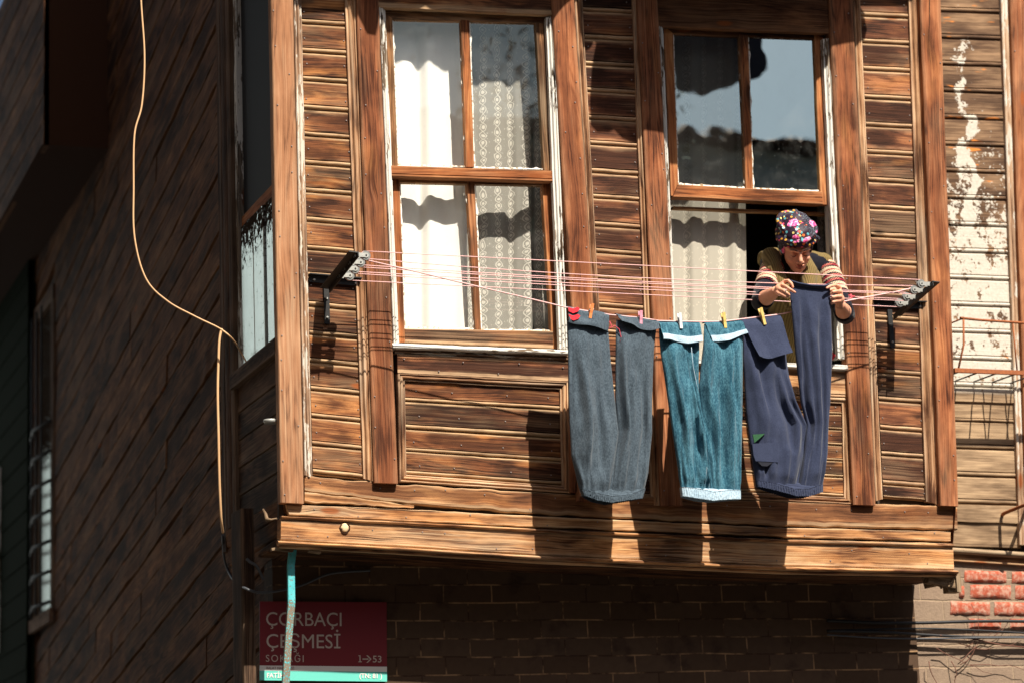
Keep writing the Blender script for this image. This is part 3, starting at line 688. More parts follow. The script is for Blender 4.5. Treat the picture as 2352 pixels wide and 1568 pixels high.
wallsheet('wall_backing', XR-.05, xg1+Rg, ZB-.1, z1, YG+.03, M['room'])
# small capital of crumbling timber at the lower right corner of the bay
mb = MB()
for (x, y, w, h, Yo) in ((2160,1332,76,26,.0),(2150,1326,60,14,.03),(2186,1352,34,18,.02),(2140,1340,30,14,.08),(2196,1334,12,50,-.01)):
    c = A(x, y, Yo+.02); mb.box(c, w/470, .05, h/470, Euler((R.uniform(-.1,.1), R.uniform(-.2,.2), 0)).to_matrix())
for k in range(9):
    c = A(2138+k*7, 1336+R.uniform(-5,8), -.01+R.uniform(0,.03)); mb.box(c, .008, .01, R.uniform(.02,.05), Euler((.2, R.uniform(-.6,.6), 0)).to_matrix())
mb.build('broken_corner_timber', M['grey'], house)

# ------------------------------------------------------------------ side wall (runs back on the left)
XS = XL + .045                                           # plane of the long side wall
def sstrip(mb, y0, y1, za, zb, X, n, prof, sl=0, **k):
    strip3(mb, [V((X, y0, za-sl*y0)), V((X, y1, za-sl*y1))], [V((X, y0, zb-sl*y0)), V((X, y1, zb-sl*y1))], n, prof, SN, **k)
zbay = S(640, 1150, XL).z                                # foot of the bay's side skirt
YB = S(520, 1225, XL).y                                  # how far back the bay's side goes
P_LAP = [(0,-.03),(0,-.004),(.04,.004),(.9,.008),(.98,.008),(1,.003),(1,-.03)]
mb = MB(); z = 0; wz0 = S(130, 720, XS).z; 
SY1 = 7.3
wy0, wy1 = S(128, 900, XS).y, S(84, 900, XS).y
wzb, wzt = S(105, 1410, XS).z, S(105, 720, XS).z
SL = .16
while z < 9.6:
    z2 = z + R.uniform(.155, .175); ys = YG+.02 if z2-SL*YG < zbay-.05 else YB-.02
    cut = [(ys, SY1)]
    if z2-SL*wy0 > wzb and z-SL*wy1 < wzt: cut = [(ys, wy0), (wy1, SY1)]
    for (a, b) in cut:
        # butt joints at random places
        c = [a] + sorted(q for q in (a+R.uniform(.5, 3), a+R.uniform(3, 7)) if q < b-.4) + [b]
        for p, q in zip(c[:-1], c[1:]): sstrip(mb, p+.002, q-.002, z2+R.uniform(-.006, .006), z, XS+R.uniform(-.004, .004), 24, P_LAP, SL, jit=.006, wob=.004)
    z = z2
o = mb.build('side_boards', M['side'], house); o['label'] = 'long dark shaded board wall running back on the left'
mb = MB(); b = len(mb.v); mb.v += [V((XS+.03, YG, 0)), V((XS+.03, SY1, 0)), V((XS+.03, SY1, 9)), V((XS+.03, YG, 9))]; mb.face([b,b+1,b+2,b+3]); mb.build('wall_backing', M['room'], house)
# corner post of the ground floor, with drips of pale paint
mb = MB(); sstrip(mb, YG-.03, YG+.22, .0, zbay-.04, XS-.02, 10, P_FLAT)
xc0 = A(558, 1450, YG-.03).x; xc1 = A(587, 1450, YG-.03).x
mb2 = MB(); strip3(mb2, [V((xc0, YG-.03, zbay)), V((xc0, YG-.03, 0))], [V((xc1, YG-.03, zbay)), V((xc1, YG-.03, 0))], 20, P_POST, FN)
strip3(mb2, [V((xc0+.003, YG+.16, zbay)), V((xc0+.003, YG+.16, 0))], [V((xc0+.003, YG-.03, zbay)), V((xc0+.003, YG-.03, 0))], 20, P_POST, SN)
mb2.build('corner_post', M['sidegrey'], house)
# bay side face: posts, window, lower panel
def svert(name, ya, yb_, za, zb, X, mat, prof=P_POST, n=20, parent=house):
    mb = MB(); strip3(mb, [V((X, ya, zb)), V((X, ya, za))], [V((X, yb_, zb)), V((X, yb_, za))], n, prof, SN); return mb.build(name, mat, parent)
ztop = z1
svert('side_post', -.04, .035, zbay, ztop, XL-.012, M['side'])
yw1 = S(545, 700, XL).y; yw0 = S(622, 700, XL).y
zs1 = S(622, 795, XL).z; zwt = S(600, 470, XL).z
yq = S(512, 700, XL).y
svert('side_post', yw1+.02, yq, zbay, ztop, XL-.01, M['sidegrey'], P_MOULD)
svert('side_post', yq, YB+.06, zbay-.1, ztop, XL+.0, M['side'], P_FLAT)
mb = MB()
for k in range(5):
    za = lerp(zbay, zs1-.06, k/5); zb = lerp(zbay, zs1-.06, (k+1)/5)
    sstrip(mb, .03, yw1+.03, zb, za, XL+.006, 10, P_LAP)
mb.build('side_panel', M['sidegrey'], house)
mb = MB(); sstrip(mb, .0, yw1+.05, zs1-.0, zs1-.075, XL-.03, 8, P_FLAT); mb.build('window_sill', M['sidegrey'], house)
# side window
mb = MB()
strip3(mb, [V((XL+.004, yw1-.0, zs1+2.0)), V((XL+.004, yw1-.0, zs1))], [V((XL+.004, yw1-.05, zs1+2.0)), V((XL+.004, yw1-.05, zs1))], 16, P_FLAT, SN)
w3 = mb.build('window', M['jamb'], house); w3['label'] = 'narrow side window with pale peeling frame'
mb = MB()
# raised wooden sash in the upper half
zm = S(600, 455, XL).z
sstrip(mb, .03, yw1-.05, zm+.03, zm-.03, XL+.02, 6, P_FLAT)
mb.build('meeting_rail', M['sash'], w3)
M['paleglass'] = glass_mat('milky_side_glass', tint=(.6,.66,.68,1), refl=.35, streak=.5)
def paleb():
    t = NT('white_painted_glass'); d = t.n('BsdfDiffuse'); zc = S(600, 455, XL).z; gs = t.n('SeparateXYZ'); t.t.links.new(t.geo(), gs.inputs[0])
    wr = t.step(t.math('ADD', t.noise(t.geo(), 38, 5, .7), t.math('MULTIPLY', t.step(gs.outputs[2], zc-.35, zc+.02), .30)), .60, .68)
    t.set(d.inputs[0], t.mix(wr, lin(206, 208, 200), lin(60, 50, 42))); g = t.n('BsdfGlossy'); g.inputs['Roughness'].default_value = .25; g.inputs['Color'].default_value = (.9,1,.98,1)
    m = t.n('MixShader'); t.set(m.inputs[0], t.math('MULTIPLY', t.math('MULTIPLY_ADD', t.noise(t.geo(), 14, 4, .7), .3, .42), t.math('SUBTRACT', 1.0, wr))); t.t.links.new(d.outputs[0], m.inputs[1]); t.t.links.new(g.outputs[0], m.inputs[2]); t.t.links.new(m.outputs[0], t.out.inputs[0]); return t.m
M['paleboard'] = paleb()
mb = MB()
yy = yw1-.055
for (ya, yb_, X) in ((yy, yy-.24, XL+.012), (yy-.242, yy-.43, XL+.013), (yy-.46, .03, XL+.02)):
    strip3(mb, [V((X, ya, zm-.03)), V((X, ya, zs1))], [V((X, yb_, zm-.03)), V((X, yb_, zs1))], 8, P_FLAT, SN)
mb.build('shutter_board', M['paleboard'], w3)
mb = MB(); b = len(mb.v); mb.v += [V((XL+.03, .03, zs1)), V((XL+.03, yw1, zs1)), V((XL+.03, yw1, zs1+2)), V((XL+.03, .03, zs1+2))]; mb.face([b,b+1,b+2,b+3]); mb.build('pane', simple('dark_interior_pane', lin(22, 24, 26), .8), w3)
mb = MB(); sstrip(mb, .03, yw1+.02, ztop, zs1+2.0, XL+.005, 8, P_FLAT); mb.build('side_panel', M['side'], house)
# cove boards below the bay's side, sloping back to the corner post
mb = MB()
pa = [A(642, 1245, .0), V((XS, YB, zbay-.28))]; 
strip3(mb, [V((XL-.005, -.0, zbay)), V((XL-.005, YB, zbay))], [V((XL+.03, .02, A(645,1250).z)), V((XS-.01, YB, zbay-.26))], 12, [(0,-.01),(0,0),(.3,.004),(.33,-.004),(.36,.004),(.66,.004),(.7,-.004),(.73,.004),(1,0),(1,-.01)], SN)
strip3(mb, [V((XL+.03, .02, A(645,1250).z)), V((XS-.01, YB, zbay-.26))], [V((XS+.05, YG-.02, A(645,1250).z-.02)), V((XS+.03, YB, zbay-.30))], 8, P_FLAT, V((0,0,-1)))
mb.build('cove_board', M['side'], house)
# splintered pale wood scraps hanging from the lower left corner
mb = MB()
for (x, y, Yo, L_, a) in ((637,1259,.0,.06,.2),(655,1262,.01,.07,-.05),(722,1266,-.01,.055,-.1)):
    mb = MB(); mb.box(A(x, y, Yo), L_, .03, .012, Euler((0, -a+.05, 0)).to_matrix()); mb.build('splintered_trim', M['grey'], house)
mb = MB(); mb.tube([A(604,1168,.05), A(610,1180,.04), A(613,1192,.02), A(624,1193,.0), A(636,1190,-.02)], [.004,.008,.010,.006,.004], 6)
mb.build('splintered_trim', M['grey'], house)
# barred window far down the side wall
mb = MB()
for (ya, yb_) in ((wy0-.02, wy0+.09), (wy1-.09, wy1+.02)):
    strip3(mb, [V((XS-.02, yb_, wzt)), V((XS-.02, yb_, wzb))], [V((XS-.02, ya, wzt)), V((XS-.02, ya, wzb))], 12, P_FLAT, SN)
sstrip(mb, wy0, wy1, wzt+.12, wzt, XS-.02, 6, P_FLAT); sstrip(mb, wy0-.05, wy1+.05, wzb, wzb-.1, XS-.05, 6, P_FLAT)
w4 = mb.build('window', M['sidegrey'], house); w4['label'] = 'barred window far back in the dark side wall'
mb = MB(); b = len(mb.v); mb.v += [V((XS+.01, wy0, wzb)), V((XS+.01, wy1, wzb)), V((XS+.01, wy1, wzt)), V((XS+.01, wy0, wzt))]; mb.face([b,b+1,b+2,b+3]); mb.build('pane', M['paleboard'], w4)
mb = MB()
nb = 6
for k in range(nb+1):
    zz = lerp(wzb+.05, wzt-.9, k/nb)
    mb.tube([V((XS-.04, wy0+.02, zz)), V((XS-.09, (wy0+wy1)/2, zz)), V((XS-.04, wy1-.02, zz))], .014, 6)
for f_ in (.25, .5, .75): mb.tube([V((XS-.07, lerp(wy0, wy1, f_), wzb)), V((XS-.07, lerp(wy0, wy1, f_), wzt))], .009, 6)
mb.build('window_bars', M['iron'], w4)
# upper bay farther back on the side wall
yk0 = S(250, 345, XS).y; zk = S(250, 345, XS).z
mb = MB(); 
for k in range(10):
    sstrip(mb, yk0, yk0+6, zk+.17*(k+1), zk+.17*k, XS-.42, 10, P_LAP)
b = len(mb.v); mb.v += [V((XS-.42, yk0, zk)), V((XS+.02, yk0, zk)), V((XS+.02, yk0, zk+1.7)), V((XS-.42, yk0, zk+1.7))]; mb.face([b,b+1,b+2,b+3])
b = len(mb.v); mb.v += [V((XS-.44, yk0-.02, zk)), V((XS+.02, yk0-.02, zk)), V((XS+.02, yk0+6, zk)), V((XS-.44, yk0+6, zk))]; mb.face([b,b+1,b+2,b+3])
o = mb.build('upper_bay', M['side'], house); o['label'] = 'projecting upper bay far back on the side wall'

# ------------------------------------------------------------------ brackets, pulleys, lines
PY = [-.345, -.285, -.225, -.165]                        # how far the four pulleys stand out
PL = [(839.7,587.6),(827.3,603.4),(814.8,618.3),(802.6,633.8)]
PR = [(2115,652.4),(2098.5,666),(2081.4,681.6),(2065.3,695.8)]
def bracket(side, pul, root, label):
    t = thing('clothesline_bracket', label, 'bracket', A(root[0], root[1], 0), 'pulley brackets of the clothesline')
    sg = 1 if side == 'L' else -1
    p0 = [A(x, y, Y) for (x, y), Y in zip(pul, PY)]
    d = (p0[0]-p0[3]).normalized()
    tip = p0[0] + d*.03 + V((-sg*.068, 0, 0)); rt = tip + d*((-.045-tip.y)/d.y)
    up = V((1,0,0)).cross(d).normalized()
    if up.z < 0: up = -up
    mb = MB()                                            # angle iron: flat flange and upright flange
    def bar(c0, c1, w, h, upv):
        ax = (c1-c0).normalized(); sx = ax.cross(upv).normalized(); u2 = sx.cross(ax)
        Mx = Matrix((sx, ax, u2)).transposed(); mb.box((c0+c1)/2, w, (c1-c0).length, h, Mx, col=(.5,.5,.5))
    bar(rt, tip, .046, .005, up)
    bar(rt+V((sg*.021,0,0))-up*.011, tip+V((sg*.021,0,0))-up*.011, .005, .026, up)
    mb.build('arm', M['iron'], t)
    mb = MB(); a = A(root[0]-(58 if side == 'L' else 12), root[1]-4, -.012); b = A(root[0]+(62 if side == 'L' else 62), root[1]-1, -.012)
    if side == 'R': a = A(2004, 699, -.012); b = A(2124, 703, -.012)
    else: a = A(709, 640, -.012); b = A(828, 650, -.012)
    ax = (b-a).normalized(); sx = V((0,1,0)); u2 = ax.cross(sx); Mx = Matrix((ax, sx, u2)).transposed()
    mb.box((a+b)/2, (b-a).length, .006, .032, Mx, col=(.5,.5,.5)); mb.box((a+b)/2+V((0,-.014,.018)), (b-a).length, .030, .005, Mx, col=(.5,.5,.5))
    mb.build('wall_bar', M['iron'], t)
    mb = MB()
    sx_ = rt.x + sg*.018
    mb.box(V((sx_, -.010, rt.z-.060)), .026, .006, .20, col=(.5,.5,.5))
    mb.build('brace', M['iron'], t)
    mb = MB()
    for f_ in (.1, .42, .9): q = a.lerp(b, f_); mb = MB(); mb.tube([q+V((0,-.003,-.004)), q+V((0,-.009,-.004))], [.006,.005], 8); mb.build('screw', M['zinc'], t)
    for k in (.04, .13): mb = MB(); mb.tube([V((sx_, -.012, rt.z-k)), V((sx_, -.019, rt.z-k))], [.006,.005], 8); mb.build('screw', M['zinc'], t)
    for k, p in enumerate(p0):
        mb = MB(); r = .0215
        mb.tube([p+V((0,-.007,0)), p+V((0,-.005,0)), p+V((0,-.002,0)), p+V((0,.002,0)), p+V((0,.005,0)), p+V((0,.007,0))], [r, r, r*.82, r*.82, r, r], 28, sm=False)
        w = mb.build('pulley', M['wheel'], t)
        mb = MB()
        for yy_ in (-.010, .010):
            c = p+V((-sg*.024, yy_, 0)); mb.box(c, .060, .002, .020, col=(.5,.5,.5)); mb.disc(p+V((0, yy_, 0)), (0,1,0), .0115, .0022)
        mb.build('pulley_fork', M['zinc'], w)
        mb = MB(); mb.disc(p, (0,1,0), .004, .026, 10); mb.build('axle', M['iron'], w)
    return t, p0
bl, pl3 = bracket('L', PL, (768, 644), 'black iron arm with four pulleys on the left panel of the bay')
br, pr3 = bracket('R', PR, (2062, 702), 'black iron arm with four pulleys at the right corner post')
def rope(name, pts, r, mat, label, group='pink clotheslines strung between the brackets', cat='clothesline', tw=True):
    mb = MB(); mb.tube(pts, r, 6, cap=True); o = mb.build(name, mat); return tag(o, label, cat, group)
def sag(a, b, s, n=24): return [a.lerp(b, i/n)-V((0,0,s*4*(i/n)*(1-i/n))) for i in range(n+1)]
r_ = .0213; u_ = V((0,0,r_))
def loop(i, s1, s2, label, skip_low=False):
    a, b = pl3[i], pr3[i]
    mb = MB(); rr = .0020
    mb.tube(sag(a+u_, b+u_, s1), rr, 6)
    if not skip_low: mb.tube(sag(a-u_, b-u_, s2), rr, 6)
    for c, sg in ((a, -1), (b, 1)):                       # round the wheel
        mb.tube([c+V((sg*math.sin(q*math.pi/8)*r_, 0, math.cos(q*math.pi/8)*r_)) for q in range(9)], rr, 6)
    return mb
YLINE = -.345
LP = [(843,598),(960,625),(1100,659),(1220,687),(1300,706),(1357,716),(1400,723),(1440,727),(1471,730),(1514,737),(1563,738),(1612,739),(1663,738),(1703,733),(1751,727),(1792,722),(1850,710),(1930,694),(2010,679),(2060,670),(2098,661)]
mb = loop(0, .0, .0, '', True)
mb.tube([A(x, y, lerp(YLINE, YLINE if x < 1800 else PY[1], max(0, (x-1800)/300))) for x, y in LP], .0034, 8)
tag(mb.build('clothesline', M['rope']), 'outermost pink cord, its lower run sagging under the pegged trousers', 'clothesline', 'pink clotheslines strung between the brackets')
tag(loop(1, .028, .012, '').build('clothesline', M['rope']), 'second pink cord loop from the outer end of the brackets, empty', 'clothesline', 'pink clotheslines strung between the brackets')
tag(loop(2, .012, .008, '').build('clothesline', M['rope']), 'third pink cord loop from the outer end of the brackets, empty', 'clothesline', 'pink clotheslines strung between the brackets')
mb = loop(3, .004, .0, '')
k0 = A(1955, 683, -.17); 
for q in range(7):
    a_ = V((R.uniform(-1,1), R.uniform(-.5,.5), R.uniform(-1,1)))*.018; mb.tube([k0-a_, k0+V((R.uniform(-.006,.006),0,R.uniform(-.006,.006))), k0+a_], .0035, 6, mi=1)
mb.tube([k0, k0+V((-.03,-.005,-.012)), k0+V((-.045,0,-.02))], .003, 6, mi=1)
tag(mb.build('clothesline', [M['rope'], M['rope2']]), 'pink cord loop nearest the wall with a dark red knot at the right', 'clothesline', 'pink clotheslines strung between the brackets')

# ------------------------------------------------------------------ fabrics
def fabric(name, c1, c2, sc=260, stretch=(1,1,1), bump=.3, rough=.95, streak=0, sheen=.15):
    t = NT(name); p = t.obj(); mp = t.n('Mapping'); t.t.links.new(p, mp.inputs[0]); mp.inputs['Scale'].default_value = stretch
    n1 = t.noise(mp.outputs[0], sc, 3, .65); n2 = t.noise(p, 14, 3, .6)
    f = t.math('ADD', t.math('MULTIPLY', n1, .8), t.math('MULTIPLY', n2, .3 if streak == 0 else .2))
    if streak:
        mp2 = t.n('Mapping'); t.t.links.new(p, mp2.inputs[0]); mp2.inputs['Scale'].default_value = (1, .2, .08); f = t.math('ADD', f, t.math('MULTIPLY', t.math('SUBTRACT', t.noise(mp2.outputs[0], 60, 4, .6), .5), streak))
    col = t.mix(t.step(f, .32, .78), c1, c2)
    t.bsdf(col, rough, n1, bump, .0015, spec=.12, Sheen_Weight=sheen); return t.m
M['greyjersey'] = fabric('charcoal_jersey', lin(50, 60, 69), lin(84, 97, 107), 170, (1, 1, .55))
M['denim'] = fabric('teal_denim', lin(26, 68, 86), lin(84, 132, 148), 200, (1, 1, .45), streak=.55)
M['denimback'] = fabric('denim_reverse', lin(128, 158, 178), lin(198, 216, 226), 260, (1, 1, 1))
M['navy'] = fabric('navy_jersey', lin(38, 44, 64), lin(58, 65, 88), 220, bump=.15)
M['slit'] = simple('pocket_shadow_cloth', lin(26, 28, 40), .95)
M['green'] = fabric('green_patch', lin(38, 74, 50), lin(54, 96, 64)); M['red'] = fabric('red_print', lin(196, 40, 52), lin(220, 58, 66))
def loft(mb, lp, rp, Y, th, fold, nr=90, na=72, mi=0, Yf=None, flat=.75):
    rows = []
    L3 = [V((x, y, 0)) for x, y in lp]; R3 = [V((x, y, 0)) for x, y in rp]
    for i in range(nr+1):
        t = i/nr; a = poly(L3, t); b = poly(R3, t); yy = Y if Yf is None else Yf(t)
        p = A(a.x, a.y, yy); q = A(b.x, b.y, yy); c = (p+q)/2; h = (q-p)/2; row = []
        tt = th(t) if callable(th) else th; tt *= (.3+.7*min(1, t/.16))*(1-.35*max(0, (t-.93)/.07))
        for j in range(na):
            an = 2*math.pi*j/na; cs, sn_ = math.cos(an), math.sin(an)
            s = math.copysign(abs(cs)**flat, cs); d = math.copysign(abs(sn_)**.8, sn_)
            w = c + h*s; f = 1.7*fold(s, t, w)*abs(sn_)**.5*min(1, t/.14)*(1-.7*max(0, min(1, (t-.93)/.04)))
            row.append(w + V((0, -d*tt - f*(1 if d > 0 else .5), 0)))
        rows.append(row)
    b0 = mb.grid(rows, mi=mi, closed=True, uvs=lambda i, j: (j/na, i/nr))
    n = na
    mb.face([b0+j for j in range(n)], None, mi=mi); mb.face([b0+nr*n+j for j in range(n)][::-1], None, mi=mi)
def nz(x, y=0, z=0): return mnoise.noise(V((x, y, z)))
def foldfn(seed, amp=.006, gather=.012, k=6, diag=0, crease=None, long=.014):
    rs = random.Random(int(seed*10)); lines = [(rs.uniform(-.9, .9), rs.uniform(-.45, .45), rs.uniform(.09, .17), rs.choice((1, 1, -1))*rs.uniform(.5, 1), rs.uniform(0, .35), rs.uniform(.7, 1.15)) for _ in range(9)]
    def f(s, t, w):
        vv = 0
        for (c0, dr, wd, am, ta, tb) in lines:
            if ta < t < tb: vv += am*long*math.sin(math.pi*(t-ta)/(tb-ta))**.7*math.exp(-((s-c0-dr*(t-ta)-.08*math.sin(t*7+c0*5))/wd)**2)
        return vv + g_(s, t, w)
    def g_(s, t, w):
        g = max(0, (t-.72)/.28)**1.4
        v = amp*(nz(s*1.6+seed+diag*t*3, t*2.2, seed)*1.6 + .6*nz(s*4+seed*2+diag*t*7, t*4, 3))
        v += amp*.5*nz(s*9+diag*t*14, t*9, seed+7)
        v += gather*g*(.55*math.sin(s*k*2.1+seed*3+1.5*nz(s*2, t*3, seed)) + .35*math.sin(s*k*4.3+seed))
        if crease:
            for (s0, s1, t0, t1, dd, wd) in crease:
                if t0 <= t <= t1:
                    q = (t-t0)/(t1-t0); c = lerp(s0, s1, q); v -= dd*math.sin(math.pi*q)**.6*math.exp(-((s-c)/wd)**2)
        return v
    return f
def band(mb, top, bot, Y, mi=0, n=120, rid=34, seed=0, th=.040):
    """gathered elastic waistband: front and back sheets closed round the ends"""
    T = [V((x, y, 0)) for x, y in top]; B = [V((x, y, 0)) for x, y in bot]; nr = 8; rows = []
    for i in range(nr+1):
        q = i/nr; row = []
        for j in range(2*n):
            fr = j < n; s = (j/(n-1)) if fr else 1-((j-n)/(n-1)); a = poly(T, s); b = poly(B, s); p = A(a.x, lerp(a.y, b.y, q)+.8*math.sin(s*rid*6.28*1.0)*(1 if q > .5 else .4), Y); p.x = A(lerp(a.x, b.x, q), a.y, Y).x
            e = math.sin(math.pi*min(1, max(0, s)))**.35
            rg = (abs(math.sin(s*rid*math.pi+2*nz(s*9, q, seed)))-.5)*.009*(.5+.5*math.sin(q*math.pi)) + .003*nz(s*30, q*6, seed)+.006*nz(s*5, 0, seed)
            y = -(th*e*(1 if fr else -1)) - rg*e*(1 if fr else -.5)
            row.append(p + V((0, y, 0)))
        rows.append(row)
    mb.grid(rows, mi=mi, closed=True)
    b0 = len(mb.v) - (nr+1)*2*n
    mb.face([b0+j for j in range(2*n)], None, mi=mi)
def flap(mb, tl, tr, bl_, br_, Y, seed, lift=.02, th=.004, mi=0, sagb=3, nr=16):
    """the end of a leg folded forward over the line"""
    mid = lambda a, b, k: ((a[0]+b[0])/2, (a[1]+b[1])/2+k)
    rows = []; na = 48
    for i in range(nr+1):
        t = i/nr; row = []
        for j in range(na):
            s = j/(na-1); a = V((lerp(tl[0], tr[0], s), lerp(tl[1], tr[1], s)-1.2*math.sin(s*9+seed), 0)); b = V((lerp(bl_[0], br_[0], s), lerp(bl_[1], br_[1], s)+sagb*math.sin(s*math.pi)+2*math.sin(s*7+seed), 0))
            p = a.lerp(b, t); y = -.016*math.sin(min(1, t*5)*math.pi/2) - lift*t**1.5 - .016*nz(s*3.4+seed, t*2, 1)*t - .007*math.sin(s*8+seed*2+t)*t
            row.append(A(p.x, p.y, Y) + V((0, y, 0)))
        rows.append(row)
    mb.grid(rows, mi=mi); rows2 = [[q+V((0, th, 0)) for q in r] for r in rows]; mb.grid(rows2, mi=mi)
    mb.grid([rows[-1], rows2[-1]], mi=mi); mb.grid([[r[0] for r in rows], [r[0] for r in rows2]], mi=mi); mb.grid([[r[-1] for r in rows], [r[-1] for r in rows2]], mi=mi)
    # over the line to the back
    top = rows[0]; rr = []
    for k in range(6):
        a_ = k/5*math.pi; rr.append([p+V((0, .011-.011*math.cos(a_), .011*math.sin(a_)*.5)) for p in top])
    mb.grid(rr, mi=mi)
    return rows
def edgeline(mb, rows, off, wd, mi=0, lo=1.0, hi=None):
    pass
YT = -.345
grp = 'trousers hung upside down on the clothesline'
# --- charcoal trousers
t1 = thing('trousers', 'charcoal grey jersey trousers with a red print on one folded leg', 'trousers', A(1400, 1150, YT), grp)
mb = MB()
loft(mb, [(1303,735),(1304,742),(1306,856),(1308.5,970),(1313,1045),(1333,1130)], [(1396,735),(1397,760),(1401,824),(1410,911),(1419,993),(1412,1060),(1405,1140)], YT, lambda t: .022+.012*t, foldfn(1.3, .007, .012, 5, .3, [(.3,.1,.3,.9,.006,.25),(-.3,-.5,.75,1,.008,.2)]), mi=0)
loft(mb, [(1415.5,735),(1414.5,760),(1414.0,856),(1413.6,915),(1418,990),(1408,1060),(1400,1140)], [(1508,735),(1507,760),(1501,810),(1497,902),(1496,993),(1488,1085),(1479,1126)], YT-.006, lambda t: .022+.012*t, foldfn(4.1, .006, .013, 5, -.5, [(.35,-.3,.1,.75,.014,.08),(.5,.15,.55,1,.010,.12)]), mi=0)
mb.build('legs', M['greyjersey'], t1)
mb = MB(); band(mb, [(1331,1122),(1365,1134),(1398,1141),(1440,1138),(1482,1120)], [(1337,1138),(1365,1150),(1396,1156),(1436,1150),(1474,1144)], YT-.004, seed=2); mb.build('waistband', M['greyjersey'], t1)
mb = MB(); flap(mb, (1303,706), (1397,721), (1300,741), (1393,759), YT, 1.1, lift=.018); fl_ = mb.build('folded_hem', M['greyjersey'], t1)
mb = MB()                                                # red chevrons printed on the hem
for (a, b) in ((0, 15), (17, 33)):
    q = [(1301,708+a),(1310,712+a),(1322,707+a+1),(1327,712+a),(1322,719+a),(1311,723+a),(1301,718+a)]
    c = [A(x, y, YT)+V((0, -.020-.012*(y-706)/35-.004, 0)) for x, y in q]; b0 = len(mb.v); mb.v += c; mb.face([b0+i for i in range(7)])
mb.build('red_print', M['red'], fl_)
mb = MB(); flap(mb, (1415,722), (1510,736), (1419,741), (1506,760), YT, 2.7, lift=.03, sagb=8); mb.build('folded_hem', M['greyjersey'], t1)
mb = MB(); mb.tube([A(1400,738,YT-.01), A(1405,748,YT-.02), A(1396,756,YT-.015), A(1412,748,YT-.02), A(1422,756,YT-.025), A(1427,776,YT-.02), A(1424,786,YT-.02)], .0022, 6); mb.build('drawstring', M['rope2'], t1)
# --- teal denim trousers
t2 = thing('trousers', 'teal denim trousers with pale turned hems and pale waistband', 'trousers', A(1630, 1150, YT), grp)
mb = MB()
loft(mb, [(1513,745),(1514,770),(1518,811),(1532,902),(1546,993),(1559,1085),(1564,1122)], [(1605,745),(1605,787),(1603,847),(1606,890),(1618,985),(1625,1060),(1632,1130)], YT, lambda t: .022+.012*t, foldfn(7.7, .008, .016, 6, .9, [(.5,.9,.2,.7,.012,.10),(-.2,.5,.4,.85,.010,.12),(.2,-.1,.7,1,.008,.10)]))
loft(mb, [(1617,745),(1615.7,787),(1609,847),(1605.7,890),(1617,985),(1624,1060),(1630,1130)], [(1706,745),(1705.8,787),(1705,902),(1703,1039),(1699,1128)], YT-.006, lambda t: .022+.012*t, foldfn(9.2, .008, .017, 6, -.6, [(-.6,-.75,.35,1,.014,.10),(.1,-.2,.1,.9,.010,.14),(.5,.45,.2,.95,.010,.10)]))
mb.build('legs', M['denim'], t2)
mb = MB(); band(mb, [(1562,1118),(1600,1124),(1630,1131),(1665,1127),(1700,1125)], [(1563,1139),(1600,1147),(1630,1151),(1665,1148),(1699,1146)], YT-.004, seed=5); mb.build('waistband', M['denimback'], t2)
for (tl, tr, bl_, br_, sd) in (((1512,739),(1606,740),(1515,783),(1605,789),3.2), ((1617,740),(1703,738),(1630,789),(1709,770),5.0)):
    mb = MB(); rows = flap(mb, tl, tr, bl_, br_, YT, sd, lift=.022); f2 = mb.build('folded_hem', M['denim'], t2)
    mb = MB(); mb.grid([[p+V((0,-.004,0)) for p in r] for r in rows[-6:]]); r0 = [p+V((0,-.0025,0)) for p in rows[-1]]; mb.grid([r0, [p+V((0,.007,-.002)) for p in r0]]); mb.build('pale_edge', M['denimback'], f2)
for pts in ([(1588,797),(1592,840),(1600,880),(1606,900)], [(1614,1010),(1621,1040),(1624,1070),(1620,1110)]):
    mb = MB(); mb.tube([A(x, y, YT-.046) for x, y in pts], .0014, 5); mb.build('loose_seam', M['denimback'], t2)
# --- navy trousers, one leg held up
t3 = thing('trousers', 'navy jersey trousers with a green corner patch, one leg held by the woman', 'trousers', A(1810, 1140, YT), grp)
mb = MB()
loft(mb, [(1705,740),(1707,765),(1707,829),(1714,947),(1723,1016),(1736,1108)], [(1800,740),(1804,790),(1806,824),(1812,865),(1826,920),(1853,977),(1846,1040),(1830,1128)], YT, lambda t: .022+.012*t, foldfn(12.4, .006, .014, 6, .5, [(.2,.5,.3,.8,.012,.10),(.75,.95,.45,.8,.014,.10)]))
Yh = lambda t: lerp(-.385, YT-.008, min(1, t*1.6))
loft(mb, [(1813,650),(1813,664),(1819,719),(1828,819),(1840,925),(1853,977),(1846,1040),(1832,1128)], [(1906,658),(1907,670),(1911,810),(1906,925),(1898,1039),(1888,1116)], YT, lambda t: .016+.018*t, foldfn(15.9, .005, .014, 5, -.3, [(-.5,-.85,.05,.75,.016,.10),(.2,-.2,.2,.9,.007,.15)]), Yf=Yh)
mb.build('legs', M['navy'], t3)
mb = MB(); band(mb, [(1735,1103),(1775,1112),(1815,1124),(1850,1124),(1889,1110)], [(1736,1117),(1775,1128),(1820,1141),(1850,1141),(1888,1129)], YT-.006, seed=8, rid=28); mb.build('waistband', M['navy'], t3)
mb = MB(); flap(mb, (1702,734), (1792,724), (1728,824), (1806,814), YT, 6.4, lift=.05, sagb=8, nr=26); mb.build('folded_hem', M['navy'], t3)
mb = MB()                                                # rolled open hem at the held end
T_ = [A(x, y, -.385) for x, y in ((1808,641),(1830,648),(1860,653),(1888,654),(1908,650))]
rows = []
for k in range(12):
    a_ = 2*math.pi*k/12; rows.append([p + V((0, -.020*math.cos(a_)-.004, .009*math.sin(a_)-.012)) for p in [poly(T_, q/24) for q in range(25)]])
